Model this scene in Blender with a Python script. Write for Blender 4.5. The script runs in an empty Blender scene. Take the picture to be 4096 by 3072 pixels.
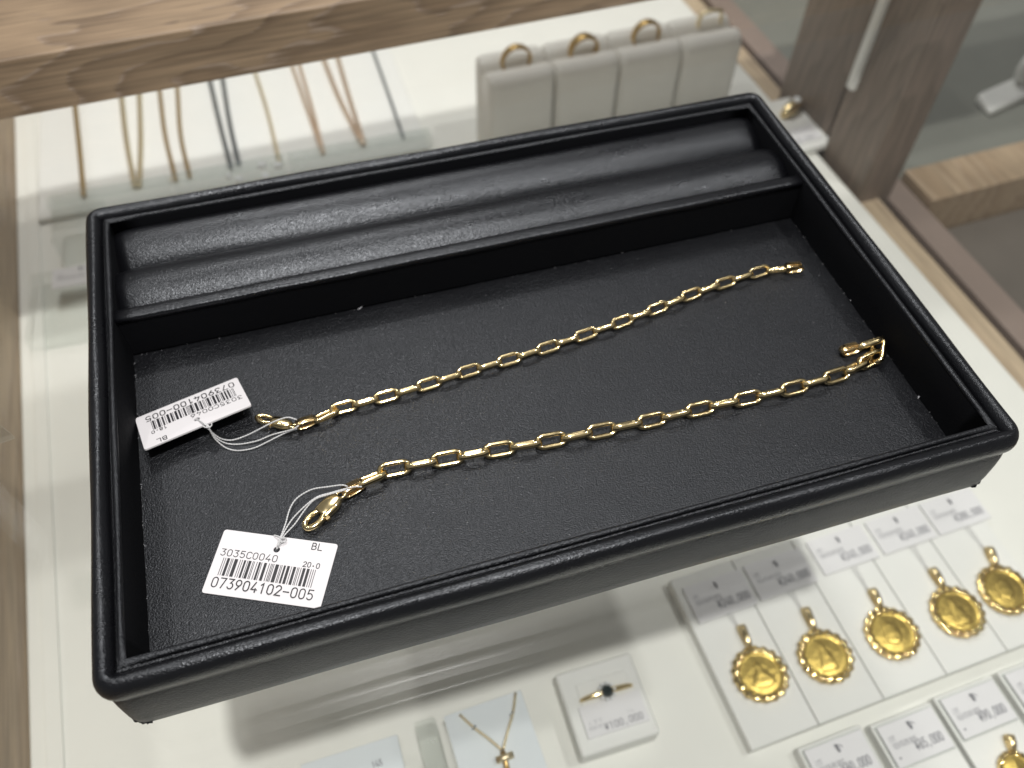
import bpy, bmesh, math, random
import mathutils
from mathutils import Vector, Matrix

random.seed(7)
scene = bpy.context.scene
col = scene.collection

# ---------------------------------------------------------------- camera
FPX = 3448.07                      # focal length in pixels of the 4096 px wide photograph
R_ROWS = ((0.95698787, -0.28971071, 0.01555369),
          (-0.2237314, -0.77104849, -0.59617824),
          (0.18471187, 0.56705549, -0.80270144))      # world -> camera (x right, y down, z forward)
CAM = Vector((0.062405, -0.083977, 0.214341))         # metres; glass top is z = 0, tray front-left seam is x = y = 0
cd = bpy.data.cameras.new('camera')
cam = bpy.data.objects.new('camera', cd)
col.objects.link(cam)
r0, r1, r2 = (Vector(r) for r in R_ROWS)
cam.matrix_world = Matrix.Translation(CAM) @ Matrix((r0, -r1, -r2)).transposed().to_4x4()
cd.sensor_width = 36.0
cd.lens = FPX / 4096 * 36.0
cd.clip_start = 0.005
cd.clip_end = 20.0
cd.dof.use_dof = True
cd.dof.focus_distance = 0.222
cd.dof.aperture_fstop = 12.0
scene.camera = cam
scene.render.resolution_x = 1024
scene.render.resolution_y = 768

# ---------------------------------------------------------------- world, lamps, exposure
world = bpy.data.worlds.new('World')
scene.world = world
world.use_nodes = True
bg = world.node_tree.nodes['Background']
bg.inputs[0].default_value = (1.0, 0.99, 0.97, 1)
bg.inputs[1].default_value = 0.18

def lamp(name, loc, target, size, power, color=(1, 0.98, 0.945), spread=180):
    d = bpy.data.lights.new(name, 'AREA')
    d.shape = 'DISK'; d.size = size; d.energy = power; d.color = color
    d.spread = math.radians(spread)
    o = bpy.data.objects.new(name, d); col.objects.link(o)
    o.location = loc
    o.rotation_euler = (Vector(target) - Vector(loc)).to_track_quat('-Z', 'Y').to_euler()
    return o

lamp('ceiling_spot', (0.08, -0.28, 1.3), (0.12, 0.1, 0), 0.05, 13.8)
lamp('ceiling_spot', (0.80, -0.10, 1.35), (0.12, 0.1, 0), 0.06, 5.2)
lamp('ceiling_spot', (0.05, 0.95, 1.35), (0.12, 0.2, 0), 0.10, 5.0)
lamp('ceiling_spot', (-0.55, 0.35, 1.4), (0.12, 0.1, 0), 0.06, 3.0)
lamp('ceiling_fill', (0.20, 1.25, 1.7), (0.12, 0.1, 0), 0.9, 7.5, (1, 0.99, 0.97))  # broad soft fill, added in place of the bright ceiling towards the back

scene.view_settings.view_transform = 'Standard'
scene.view_settings.look = 'None'
scene.view_settings.exposure = 0.0
scene.view_settings.gamma = 1.0
scene.view_settings.use_curve_mapping = False
scene.render.engine = 'CYCLES'
scene.cycles.max_bounces = 14
scene.cycles.transparent_max_bounces = 24
scene.cycles.sample_clamp_indirect = 6.0

# ---------------------------------------------------------------- helpers
def P(px, py, z):
    """point of the plane at height z that the photograph shows at pixel (px, py)"""
    a, b = (px - 2048) / FPX, (py - 1536) / FPX
    d = r0 * a + r1 * b + r2
    return CAM + d * ((z - CAM.z) / d.z)

def prop(o, label=None, cat=None, group=None, kind=None):
    if label: o['label'] = label
    if cat: o['category'] = cat
    if group: o['group'] = group
    if kind: o['kind'] = kind
    return o

def empty(name, loc, rz=0.0):
    o = bpy.data.objects.new(name, None); col.objects.link(o)
    o.empty_display_size = 0.01
    o.location = loc; o.rotation_euler = (0, 0, rz)
    return o

class MB:
    """collects polygons for one mesh"""
    def __init__(s): s.v = []; s.f = []
    def add(s, verts, faces):
        n = len(s.v); s.v += [tuple(v) for v in verts]; s.f += [tuple(i + n for i in f) for f in faces]
    def box(s, x0, x1, y0, y1, z0, z1):
        s.add([(x0,y0,z0),(x1,y0,z0),(x1,y1,z0),(x0,y1,z0),(x0,y0,z1),(x1,y0,z1),(x1,y1,z1),(x0,y1,z1)],
              [(0,3,2,1),(4,5,6,7),(0,1,5,4),(1,2,6,5),(2,3,7,6),(3,0,4,7)])
    def prism(s, top, z0):
        n = len(top)
        s.add([tuple(p) for p in top] + [(p[0], p[1], z0) for p in top],
              [tuple(range(n)), tuple(range(2*n-1, n-1, -1))] + [(i, i+n, (i+1) % n + n, (i+1) % n) for i in range(n)])
    def tube(s, pts, rad, sides=8, closed=False, cap=True):
        pts = [Vector(p) for p in pts]; n = len(pts)
        R = rad if hasattr(rad, '__len__') else [rad] * n
        ring = []
        up = None
        for i in range(n):
            if closed: t = pts[(i+1) % n] - pts[i-1]
            else: t = pts[min(i+1, n-1)] - pts[max(i-1, 0)]
            t.normalize()
            if up is None:
                up = Vector((0,0,1)) if abs(t.z) < .9 else Vector((1,0,0))
            a = t.cross(up).normalized(); b = a.cross(t).normalized(); up = b
            ring.append([pts[i] + (a*math.cos(2*math.pi*k/sides) + b*math.sin(2*math.pi*k/sides)) * R[i] for k in range(sides)])
        V = [v for r in ring for v in r]; F = []
        m = n if closed else n - 1
        for i in range(m):
            j = (i+1) % n
            for k in range(sides):
                F.append((i*sides+k, i*sides+(k+1) % sides, j*sides+(k+1) % sides, j*sides+k))
        if cap and not closed:
            F.append(tuple(range(sides-1, -1, -1))); F.append(tuple((n-1)*sides+k for k in range(sides)))
        s.add(V, F)
    def loft(s, rings, closed=False, cap=True):
        m = len(rings[0]); n = len(rings)
        V = [v for r in rings for v in r]; F = []
        for i in range(n if closed else n-1):
            j = (i+1) % n
            for k in range(m):
                F.append((i*m+k, i*m+(k+1) % m, j*m+(k+1) % m, j*m+k))
        if cap and not closed:
            F.append(tuple(range(m-1, -1, -1))); F.append(tuple((n-1)*m+k for k in range(m)))
        s.add(V, F)
    def mesh(s, name):
        me = bpy.data.meshes.new(name); me.from_pydata(s.v, [], s.f); me.update()
        bm = bmesh.new(); bm.from_mesh(me); bmesh.ops.recalc_face_normals(bm, faces=bm.faces); bm.to_mesh(me); bm.free()
        return me
    def build(s, name, mat, parent=None, smooth=False, bevel=0, seg=2, loc=None, rot=None, angle=40):
        return link(name, s.mesh(name), mat, parent, smooth, bevel, seg, loc, rot, angle)

def link(name, me, mat, parent=None, smooth=False, bevel=0, seg=2, loc=None, rot=None, angle=40):
    o = bpy.data.objects.new(name, me); col.objects.link(o)
    if mat and not me.materials: me.materials.append(mat)
    if parent is not None: o.parent = parent
    if loc is not None: o.location = loc
    if rot is not None: o.rotation_euler = rot
    if smooth or bevel:
        me.polygons.foreach_set('use_smooth', [True] * len(me.polygons))
        if smooth is not True or bevel:
            me.set_sharp_from_angle(angle=math.radians(angle))
    if bevel:
        b = o.modifiers.new('bevel', 'BEVEL'); b.width = bevel; b.segments = seg; b.limit_method = 'ANGLE'; b.angle_limit = math.radians(35)
        b.harden_normals = True
    return o

def spline(pts, n):
    """Catmull-Rom through pts, n samples per span"""
    pts = [Vector(p) for p in pts]; q = [pts[0]*2-pts[1]] + pts + [pts[-1]*2-pts[-2]]
    out = []
    for i in range(1, len(q)-2):
        a, b, c, d = q[i-1:i+3]
        for k in range(n):
            t = k / n
            out.append(0.5*((2*b)+(c-a)*t+(2*a-5*b+4*c-d)*t*t+(3*b-a-3*c+d)*t**3))
    out.append(pts[-1])
    return out

# ---------------------------------------------------------------- materials
def newmat(name):
    m = bpy.data.materials.new(name); m.use_nodes = True
    nt = m.node_tree
    b = nt.nodes['Principled BSDF']
    return m, nt, b

def N(nt, typ, **kw):
    n = nt.nodes.new(typ)
    for k, v in kw.items(): setattr(n, k, v)
    return n

def ramp(nt, src, stops):
    r = N(nt, 'ShaderNodeValToRGB')
    e = r.color_ramp.elements
    while len(e) < len(stops): e.new(0.5)
    for el, (p, c) in zip(e, stops):
        el.position = p; el.color = (c[0], c[1], c[2], 1) if hasattr(c, '__len__') else (c, c, c, 1)
    nt.links.new(src, r.inputs[0])
    return r

def coords(nt, scale=(1,1,1), rot=(0,0,0)):
    tc = N(nt, 'ShaderNodeTexCoord'); mp = N(nt, 'ShaderNodeMapping')
    mp.inputs['Scale'].default_value = scale; mp.inputs['Rotation'].default_value = rot
    nt.links.new(tc.outputs['Object'], mp.inputs[0])
    return mp.outputs[0]

def leather(name, base=0.0042, rough=0.37, cell=2050, strength=0.9, tint=(0.95, 0.98, 1.25), dist=0.00013, stretch=(1, 1.35, 1.2), spec=0.5, lump=0.25):
    m, nt, b = newmat(name)
    c = coords(nt, stretch)
    nz = N(nt, 'ShaderNodeTexNoise'); nz.inputs['Scale'].default_value = 700; nz.inputs['Detail'].default_value = 3
    nt.links.new(c, nz.inputs[0])
    add = N(nt, 'ShaderNodeMixRGB', blend_type='LINEAR_LIGHT'); add.inputs[0].default_value = 0.0006
    nt.links.new(c, add.inputs[1]); nt.links.new(nz.outputs['Color'], add.inputs[2])
    v = N(nt, 'ShaderNodeTexVoronoi', feature='SMOOTH_F1'); v.inputs['Scale'].default_value = cell
    v.inputs['Smoothness'].default_value = 0.35
    nt.links.new(add.outputs[0], v.inputs['Vector'])
    v2 = N(nt, 'ShaderNodeTexVoronoi', feature='F1'); v2.inputs['Scale'].default_value = cell * 2.1
    nt.links.new(add.outputs[0], v2.inputs['Vector'])
    big = N(nt, 'ShaderNodeTexNoise'); big.inputs['Scale'].default_value = 60; big.inputs['Detail'].default_value = 2
    nt.links.new(c, big.inputs[0])
    mul = N(nt, 'ShaderNodeMath', operation='MULTIPLY'); mul.inputs[1].default_value = 0.35
    nt.links.new(v2.outputs['Distance'], mul.inputs[0])
    sm = N(nt, 'ShaderNodeMath', operation='ADD'); nt.links.new(v.outputs['Distance'], sm.inputs[0]); nt.links.new(mul.outputs[0], sm.inputs[1])
    inv = N(nt, 'ShaderNodeMath', operation='SUBTRACT'); inv.inputs[0].default_value = 1; nt.links.new(sm.outputs[0], inv.inputs[1])
    bp = N(nt, 'ShaderNodeBump'); bp.inputs['Strength'].default_value = strength; bp.inputs['Distance'].default_value = dist
    nt.links.new(inv.outputs[0], bp.inputs['Height'])
    bp2 = N(nt, 'ShaderNodeBump'); bp2.inputs['Strength'].default_value = lump; bp2.inputs['Distance'].default_value = 0.0008
    nt.links.new(big.outputs[0], bp2.inputs['Height']); nt.links.new(bp.outputs[0], bp2.inputs['Normal'])
    nt.links.new(bp2.outputs[0], b.inputs['Normal'])
    rr = N(nt, 'ShaderNodeMapRange'); rr.inputs['To Min'].default_value = rough - .05; rr.inputs['To Max'].default_value = rough + .07
    sc = N(nt, 'ShaderNodeTexNoise'); sc.inputs['Scale'].default_value = 34; sc.inputs['Detail'].default_value = 8; sc.inputs['Roughness'].default_value = 0.72
    nt.links.new(coords(nt, (0.45, 1.6, 1)), sc.inputs[0])          # rubbed, slightly shinier and duller areas
    scr = ramp(nt, sc.outputs[0], [(0.38, 0.0), (0.52, 0.5), (0.66, 1.0)])
    nt.links.new(scr.outputs[0], rr.inputs[0]); nt.links.new(rr.outputs[0], b.inputs['Roughness'])
    b.inputs['Base Color'].default_value = (base*tint[0], base*tint[1], base*tint[2], 1)
    b.inputs['Specular IOR Level'].default_value = spec
    b.inputs['Specular Tint'].default_value = (0.89, 0.93, 1.0, 1)
    return m

def gold(name, color=(0.92, 0.74, 0.41), rough=0.16, bump=0.0):
    m, nt, b = newmat(name)
    b.inputs['Metallic'].default_value = 1
    c = coords(nt)
    nz = N(nt, 'ShaderNodeTexNoise'); nz.inputs['Scale'].default_value = 900; nz.inputs['Detail'].default_value = 3
    nt.links.new(c, nz.inputs[0])
    rr = N(nt, 'ShaderNodeMapRange'); rr.inputs['To Min'].default_value = rough * .6; rr.inputs['To Max'].default_value = rough * 1.5
    nt.links.new(nz.outputs[0], rr.inputs[0]); nt.links.new(rr.outputs[0], b.inputs['Roughness'])
    b.inputs['Base Color'].default_value = (*color, 1)
    if bump:
        n2 = N(nt, 'ShaderNodeTexNoise'); n2.inputs['Scale'].default_value = 350; nt.links.new(c, n2.inputs[0])
        bp = N(nt, 'ShaderNodeBump'); bp.inputs['Strength'].default_value = bump; bp.inputs['Distance'].default_value = 0.0005
        nt.links.new(n2.outputs[0], bp.inputs['Height']); nt.links.new(bp.outputs[0], b.inputs['Normal'])
    return m

def plain(name, color, rough=0.5, noise=0.06, nscale=80, bump=0.0, spec=0.4):
    m, nt, b = newmat(name)
    c = coords(nt)
    nz = N(nt, 'ShaderNodeTexNoise'); nz.inputs['Scale'].default_value = nscale; nz.inputs['Detail'].default_value = 4
    nt.links.new(c, nz.inputs[0])
    r = ramp(nt, nz.outputs[0], [(0.3, [x*(1-noise) for x in color]), (0.7, [min(1, x*(1+noise)) for x in color])])
    nt.links.new(r.outputs[0], b.inputs['Base Color'])
    b.inputs['Roughness'].default_value = rough; b.inputs['Specular IOR Level'].default_value = spec
    if bump:
        n2 = N(nt, 'ShaderNodeTexNoise'); n2.inputs['Scale'].default_value = 1800; nt.links.new(c, n2.inputs[0])
        bp = N(nt, 'ShaderNodeBump'); bp.inputs['Strength'].default_value = bump; bp.inputs['Distance'].default_value = 0.0003
        nt.links.new(n2.outputs[0], bp.inputs['Height']); nt.links.new(bp.outputs[0], b.inputs['Normal'])
    return m

def wood(name, dark, light, pore=(0.62, 0.52, 0.47), along='X', ring=38, pores=0.5, rough=0.5):
    """limed oak: growth rings cut by the board, fine fibres along it, pale filled pores"""
    m, nt, b = newmat(name)
    st = {'X': (0.36, 1, 1), 'Y': (1, 0.16, 1), 'Z': (1, 1, 0.16)}[along]
    fs = {'X': (0.03, 1, 1), 'Y': (1, 0.03, 1), 'Z': (1, 1, 0.03)}[along]
    c = coords(nt, st); cf = coords(nt, fs)
    warp = N(nt, 'ShaderNodeTexNoise'); warp.inputs['Scale'].default_value = 26; warp.inputs['Detail'].default_value = 3
    nt.links.new(c, warp.inputs[0])
    add = N(nt, 'ShaderNodeMixRGB', blend_type='LINEAR_LIGHT'); add.inputs[0].default_value = 0.028
    nt.links.new(c, add.inputs[1]); nt.links.new(warp.outputs['Color'], add.inputs[2])
    off = N(nt, 'ShaderNodeVectorMath', operation='ADD'); off.inputs[1].default_value = (0.004, 0.055, 0.05)
    nt.links.new(add.outputs[0], off.inputs[0])
    w = N(nt, 'ShaderNodeTexWave', wave_type='RINGS', rings_direction='SPHERICAL', wave_profile='SAW')
    w.inputs['Scale'].default_value = ring; w.inputs['Distortion'].default_value = 2.2; w.inputs['Detail'].default_value = 3; w.inputs['Detail Scale'].default_value = 2
    nt.links.new(off.outputs[0], w.inputs[0])
    fib = N(nt, 'ShaderNodeTexNoise'); fib.inputs['Scale'].default_value = 900; fib.inputs['Detail'].default_value = 4
    nt.links.new(cf, fib.inputs[0])
    base = ramp(nt, w.outputs[0], [(0.0, light), (0.55, [(a+d)/2 for a, d in zip(light, dark)]), (0.9, dark), (1.0, light)])
    fr = ramp(nt, fib.outputs[0], [(0.32, 0.6), (0.66, 1.15)])
    mx = N(nt, 'ShaderNodeMixRGB', blend_type='MULTIPLY'); mx.inputs[0].default_value = 0.8
    nt.links.new(base.outputs[0], mx.inputs[1]); nt.links.new(fr.outputs[0], mx.inputs[2])
    pr = ramp(nt, w.outputs[0], [(0.80, 0), (0.93, 1), (0.98, 0)])
    pf = ramp(nt, fib.outputs[0], [(0.46, 0), (0.56, 1)])
    pm = N(nt, 'ShaderNodeMath', operation='MULTIPLY'); nt.links.new(pr.outputs[0], pm.inputs[0]); nt.links.new(pf.outputs[0], pm.inputs[1])
    pm2 = N(nt, 'ShaderNodeMath', operation='MULTIPLY'); pm2.inputs[1].default_value = pores; nt.links.new(pm.outputs[0], pm2.inputs[0])
    m2 = N(nt, 'ShaderNodeMixRGB'); nt.links.new(pm2.outputs[0], m2.inputs[0]); nt.links.new(mx.outputs[0], m2.inputs[1])
    m2.inputs[2].default_value = (*pore, 1)
    nt.links.new(m2.outputs[0], b.inputs['Base Color'])
    b.inputs['Roughness'].default_value = rough
    bp = N(nt, 'ShaderNodeBump'); bp.inputs['Strength'].default_value = 0.25; bp.inputs['Distance'].default_value = 0.0004
    nt.links.new(fib.outputs[0], bp.inputs['Height']); nt.links.new(bp.outputs[0], b.inputs['Normal'])
    return m

def clear(name, tint=(0.988, 0.992, 0.986), r0=0.045, rough=0.0):
    """a clear pane or block: each face lets light straight through and mirrors a Fresnel share"""
    m, nt, b = newmat(name); nt.nodes.remove(b)
    out = nt.nodes['Material Output']
    g = N(nt, 'ShaderNodeNewGeometry')
    d = N(nt, 'ShaderNodeVectorMath', operation='DOT_PRODUCT'); nt.links.new(g.outputs['Incoming'], d.inputs[0]); nt.links.new(g.outputs['Normal'], d.inputs[1])
    a = N(nt, 'ShaderNodeMath', operation='ABSOLUTE'); nt.links.new(d.outputs['Value'], a.inputs[0])
    o = N(nt, 'ShaderNodeMath', operation='SUBTRACT'); o.inputs[0].default_value = 1; nt.links.new(a.outputs[0], o.inputs[1])
    p = N(nt, 'ShaderNodeMath', operation='POWER'); p.inputs[1].default_value = 5; nt.links.new(o.outputs[0], p.inputs[0])
    q = N(nt, 'ShaderNodeMath', operation='MULTIPLY_ADD'); q.inputs[1].default_value = 1 - r0; q.inputs[2].default_value = r0; nt.links.new(p.outputs[0], q.inputs[0])
    t = N(nt, 'ShaderNodeBsdfTransparent'); t.inputs[0].default_value = (*tint, 1)
    s = N(nt, 'ShaderNodeBsdfGlossy'); s.inputs['Roughness'].default_value = rough; s.inputs[0].default_value = (1, 1, 1, 1)
    mix = N(nt, 'ShaderNodeMixShader'); nt.links.new(q.outputs[0], mix.inputs[0]); nt.links.new(t.outputs[0], mix.inputs[1]); nt.links.new(s.outputs[0], mix.inputs[2])
    nt.links.new(mix.outputs[0], out.inputs[0])
    return m

M = {}
M['leather'] = leather('black_leather')
M['leather_soft'] = leather('black_leather_padded', rough=0.30, cell=1900, strength=0.85, dist=0.000075, lump=0.06)
M['leather_wall'] = leather('black_leather_wall', rough=0.42, cell=1600, strength=0.8, base=0.006)
M['suede'] = leather('black_lining', rough=0.8, cell=1300, strength=0.4, base=0.004, spec=0.15)
M['gold'] = gold('yellow_gold')
M['spark'] = gold('polished_gold', (0.88, 0.67, 0.29), 0.07)
M['gold2'] = gold('yellow_gold_stamped', (0.86, 0.65, 0.34), 0.2, 0.2)
M['coin'] = gold('coin_gold', (0.64, 0.47, 0.13), 0.32, 0.6)
M['rose'] = gold('rose_gold', (0.86, 0.68, 0.52), 0.4)
M['pale'] = gold('pale_gold', (0.86, 0.74, 0.50), 0.35)
M['deep'] = gold('dull_gold', (0.55, 0.38, 0.16), 0.35)
M['silver'] = gold('dark_silver', (0.30, 0.33, 0.36), 0.3)
M['card'] = plain('white_card', (0.68, 0.66, 0.68), 0.45, 0.01)
M['pcard'] = plain('white_price_card', (0.76, 0.755, 0.77), 0.45, 0.01)
M['ink'] = plain('black_ink', (0.018, 0.018, 0.022), 0.5, 0.05)
M['greyink'] = plain('grey_ink', (0.22, 0.22, 0.25), 0.5, 0.05)
M['thread'] = plain('silver_thread', (0.62, 0.62, 0.63), 0.3, 0.15, 4000, spec=0.8)
M['white'] = plain('white_leatherette', (0.79, 0.79, 0.745), 0.55, 0.015, 40, 0.2)
M['pad'] = plain('white_pad', (0.79, 0.795, 0.77), 0.55, 0.012, 60, 0.25)
M['bluecard'] = plain('pale_blue_card', (0.72, 0.77, 0.80), 0.4, 0.01, 60)
M['beige'] = plain('beige_suede', (0.76, 0.75, 0.71), 0.75, 0.02, 90, 0.3)
M['oak_top'] = wood('limed_oak', (0.19, 0.128, 0.078), (0.31, 0.22, 0.138), (0.5, 0.41, 0.34), along='X', ring=30, pores=0.45)
M['oak_side'] = wood('limed_oak_side', (0.38, 0.27, 0.17), (0.48, 0.36, 0.24), along='Y', ring=22, pores=0.25)
M['oak_rail'] = wood('oak_rail', (0.46, 0.35, 0.24), (0.58, 0.46, 0.32), along='Y', ring=22, pores=0.2)
M['taupe'] = wood('taupe_oak', (0.16, 0.125, 0.095), (0.22, 0.17, 0.135), (0.25, 0.2, 0.17), along='Z', ring=30, pores=0.25)
M['mauve'] = plain('mauve_trim', (0.27, 0.21, 0.18), 0.5, 0.08, 30)
M['greyfloor'] = plain('grey_lining', (0.20, 0.205, 0.18), 0.7, 0.06, 20)
M['darkfloor'] = plain('dark_taupe_lining', (0.155, 0.135, 0.115), 0.6, 0.1, 14)
M['darkbar'] = plain('dark_brown_trim', (0.05, 0.036, 0.022), 0.5, 0.1, 30)
M['steel'] = gold('steel_trim', (0.62, 0.60, 0.58), 0.35)
M['glass'] = clear('clear_glass')
M['acrylic'] = clear('clear_acrylic', (0.95, 0.96, 0.955), 0.05)
M['lint'] = plain('lint', (0.32, 0.32, 0.34), 0.8, 0.1)
gm, gnt, gb = newmat('dark_gem'); gb.inputs['Base Color'].default_value = (0.01, 0.02, 0.02, 1); gb.inputs['Roughness'].default_value = 0.05; M['gem'] = gm
gm, gnt, gb = newmat('clear_gem'); gb.inputs['Base Color'].default_value = (0.85, 0.88, 0.9, 1); gb.inputs['Specular IOR Level'].default_value = 1.0; gb.inputs['Roughness'].default_value = 0.05; M['diamond'] = gm

# ---------------------------------------------------------------- single-stroke lettering
def arc(cx, cy, rx, ry, a0, a1, n=10):
    return [(cx+rx*math.cos(math.radians(a0+(a1-a0)*i/n)), cy+ry*math.sin(math.radians(a0+(a1-a0)*i/n))) for i in range(n+1)]
O_ = arc(.3, .72, .26, .28, 0, 180) + arc(.3, .28, .26, .28, 180, 360) + [(.56, .72)]
GL = {
 '0': [O_],
 '1': [[(.14, .8), (.34, 1), (.34, 0)]],
 '2': [arc(.3, .74, .26, .26, 165, -20) + [(.04, 0), (.58, 0)]],
 '3': [[(.06, 1), (.54, 1), (.28, .6)] + arc(.29, .31, .27, .31, 75, -150)],
 '4': [[(.44, 0), (.44, .36)], [(.36, 1), (.04, .25), (.58, .25)]],
 '5': [[(.53, 1), (.12, 1), (.08, .57)] + arc(.29, .32, .27, .32, 120, -145)],
 '6': [[(.46, 1), (.1, .48)] + arc(.3, .3, .26, .3, 150, -210, 16)],
 '7': [[(.04, 1), (.56, 1), (.22, 0)]],
 '8': [arc(.3, .76, .22, .24, 0, 360, 14), arc(.3, .27, .27, .27, 0, 360, 16)],
 '9': [[(.14, 0), (.5, .52)] + arc(.3, .7, .26, .3, -30, 330, 16)],
 'C': [arc(.34, .7, .29, .3, 25, 180) + arc(.34, .3, .29, .3, 180, 335)],
 'B': [[(.06, 0), (.06, 1), (.34, 1)] + arc(.34, .77, .2, .23, 90, -90, 8) + arc(.36, .27, .24, .27, 90, -90, 8) + [(.06, 0)], [(.06, .54), (.36, .54)]],
 'L': [[(.08, 1), (.08, 0), (.56, 0)]],
 '-': [[(.04, .46), (.56, .46)]],
 '.': [[(.22, .3), (.32, .3), (.32, .4), (.22, .4), (.22, .3)]],
 ',': [[(.3, .1), (.22, -.14)]],
 '¥': [[(.02, 1), (.3, .52), (.58, 1)], [(.3, .52), (.3, 0)], [(.08, .46), (.52, .46)], [(.08, .26), (.52, .26)]],
 'K': [[(.08, 0), (.08, 1)], [(.55, 1), (.1, .45)], [(.22, .58), (.56, 0)]],
 'Y': [[(.03, 1), (.3, .5), (.57, 1)], [(.3, .5), (.3, 0)]],
 'G': [arc(.34, .7, .29, .3, 25, 180) + arc(.34, .3, .29, .3, 180, 350) + [(.62, .45), (.38, .45)]],
 '/': [[(.06, -.05), (.54, 1.05)]],
 'I': [[(.3, 0), (.3, 1)]], 'T': [[(.02, 1), (.58, 1)], [(.3, 1), (.3, 0)]], 'A': [[(.02, 0), (.3, 1), (.58, 0)], [(.12, .35), (.48, .35)]],
}
def stroke(mb, pts, w, z):
    """ribbon of width w along pts"""
    pts = [Vector((p[0], p[1])) for p in pts]; n = len(pts); L = []; Rr = []
    closed = n > 3 and (pts[0]-pts[-1]).length < 1e-9
    for i in range(n):
        a = pts[i] - pts[i-1] if i else None
        b = pts[i+1] - pts[i] if i < n-1 else None
        if closed and i == 0: a = pts[0] - pts[-2]
        if closed and i == n-1: b = pts[1] - pts[0]
        if a is None: d = b.normalized(); k = 1
        elif b is None: d = a.normalized(); k = 1
        else:
            a = a.normalized(); b = b.normalized(); d = a + b
            if d.length < 1e-6: d = a
            d.normalize(); k = 1 / max(.45, abs(d.dot(a)))
        nn = Vector((-d.y, d.x)) * (w/2*k)
        ext = Vector((0, 0))
        if not closed and i == 0: ext = -d * w/2
        if not closed and i == n-1: ext = d * w/2
        L.append(pts[i]+nn+ext); Rr.append(pts[i]-nn+ext)
    V = [(p.x, p.y, z) for p in L] + [(p.x, p.y, z) for p in Rr]
    mb.add(V, [(i, i+1, n+i+1, n+i) for i in range(n-1)])
def write(mb, txt, x, y, h, width=None, weight=0.11, z=0.0, pitch=0.8):
    """writes txt from (x, y) as baseline start; h cap height; width forces the overall width"""
    adv = h * pitch
    if width: adv = width / len(txt)
    sx = adv / 0.8
    for i, ch in enumerate(txt):
        for st in GL.get(ch, []):
            stroke(mb, [(x + i*adv + px*sx, y + py*h) for px, py in st], weight*h, z)
    return x + len(txt)*adv

# ================================================================ DISPLAY CASE (what the tray stands on)
ZF = -0.170                 # the white shelf floor inside the case
TH = math.radians(2.8)      # the case stands turned a little against the tray
case = empty('display_case', (0.15, 0.25, ZF - 0.03))
prop(case, 'oak framed glass topped jewellery showcase with white shelf under the black tray', 'display case')
CO = Vector((0.15, 0.25, 0))
def local(p):      # world -> case-local (case empty turned by TH)
    d = Vector(p) - CO; c, s_ = math.cos(-TH), math.sin(-TH)
    return Vector((d.x*c - d.y*s_, d.x*s_ + d.y*c, d.z))
case.rotation_euler = (0, 0, TH)
ZC = -(ZF - 0.03)           # z offset of case-local coordinates
xl = (local(P(95, 475, ZF)).x + local(P(130, 3072, ZF)).x) / 2
xr = (local(P(3000, 330, ZF)).x + local(P(4096, 1520, ZF)).x) / 2
yb = (local(P(0, 490, 0)).y + local(P(1400, 226, 0)).y) / 2
def cbox(name, mat, x0, x1, y0, y1, z0, z1, bevel=0.0008, **k):
    mb = MB(); cx, cy, cz = (x0+x1)/2, (y0+y1)/2, z0
    mb.box(x0-cx, x1-cx, y0-cy, y1-cy, 0, z1-z0)
    return mb.build(name, mat, case, bevel=bevel, loc=(cx, cy, cz + ZC), **k)
cbox('shelf_floor', M['white'], xl - 0.004, xr, -0.42, 0.46, ZF - 0.02, ZF, 0.0015)
cbox('shelf_seam', M['white'], xl + 0.003, xl + 0.010, -0.42, 0.30, ZF + 0.0002, ZF + 0.0012, 0.0004)
cbox('side_panel', M['oak_side'], xl - 0.030, xl - 0.004, -0.42, 0.46, ZF - 0.03, -0.0085, 0.001)
cbox('back_panel', M['white'], xl - 0.03, xr + 0.05, 0.461, 0.475, ZF - 0.03, -0.0085, 0.001)
cbox('glass_top', M['glass'], xl - 0.2, xr + 0.36, -0.42, yb + 0.084, -0.008, -0.0000, 0.0)
cbox('back_rail', M['oak_top'], xl - 0.2, xr + 0.36, yb, yb + 0.085, 0.0002, 0.0245, 0.0012)
# right-hand side: light oak sill, a gap, a mauve trim, then the leg made of two boards with a steel strip between
cbox('sill', M['oak_rail'], xr + 0.001, xr + 0.026, -0.42, 0.46, ZF - 0.06, ZF - 0.012, 0.001)
cbox('trim_strip', M['mauve'], xr + 0.034, xr + 0.054, -0.42, 0.46, ZF - 0.06, ZF - 0.014, 0.001)
pc = local(P(3521, 743, ZF)); pl = local(P(3184, 358, ZF))
ym = pc.y + (pl.y - pc.y) * 0.42
cbox('leg_board', M['taupe'], xr + 0.006, xr + 0.036, pc.y, ym - 0.002, ZF - 0.06, -0.0085, 0.0015)
cbox('leg_board', M['taupe'], xr + 0.010, xr + 0.040, ym + 0.004, pl.y, ZF - 0.06, -0.0085, 0.0015)
zs = min((abs(local(P(3400, 352, -.001*k)).x - (xr + .0035)), -.001*k) for k in range(20, 170))[1]
ys = local(P(3400, 352, zs)).y
cbox('edge_strip', M['pad'], xr + 0.002, xr + 0.0055, ys - 0.003, ys + 0.003, zs, -0.0085, 0.0)

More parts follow.
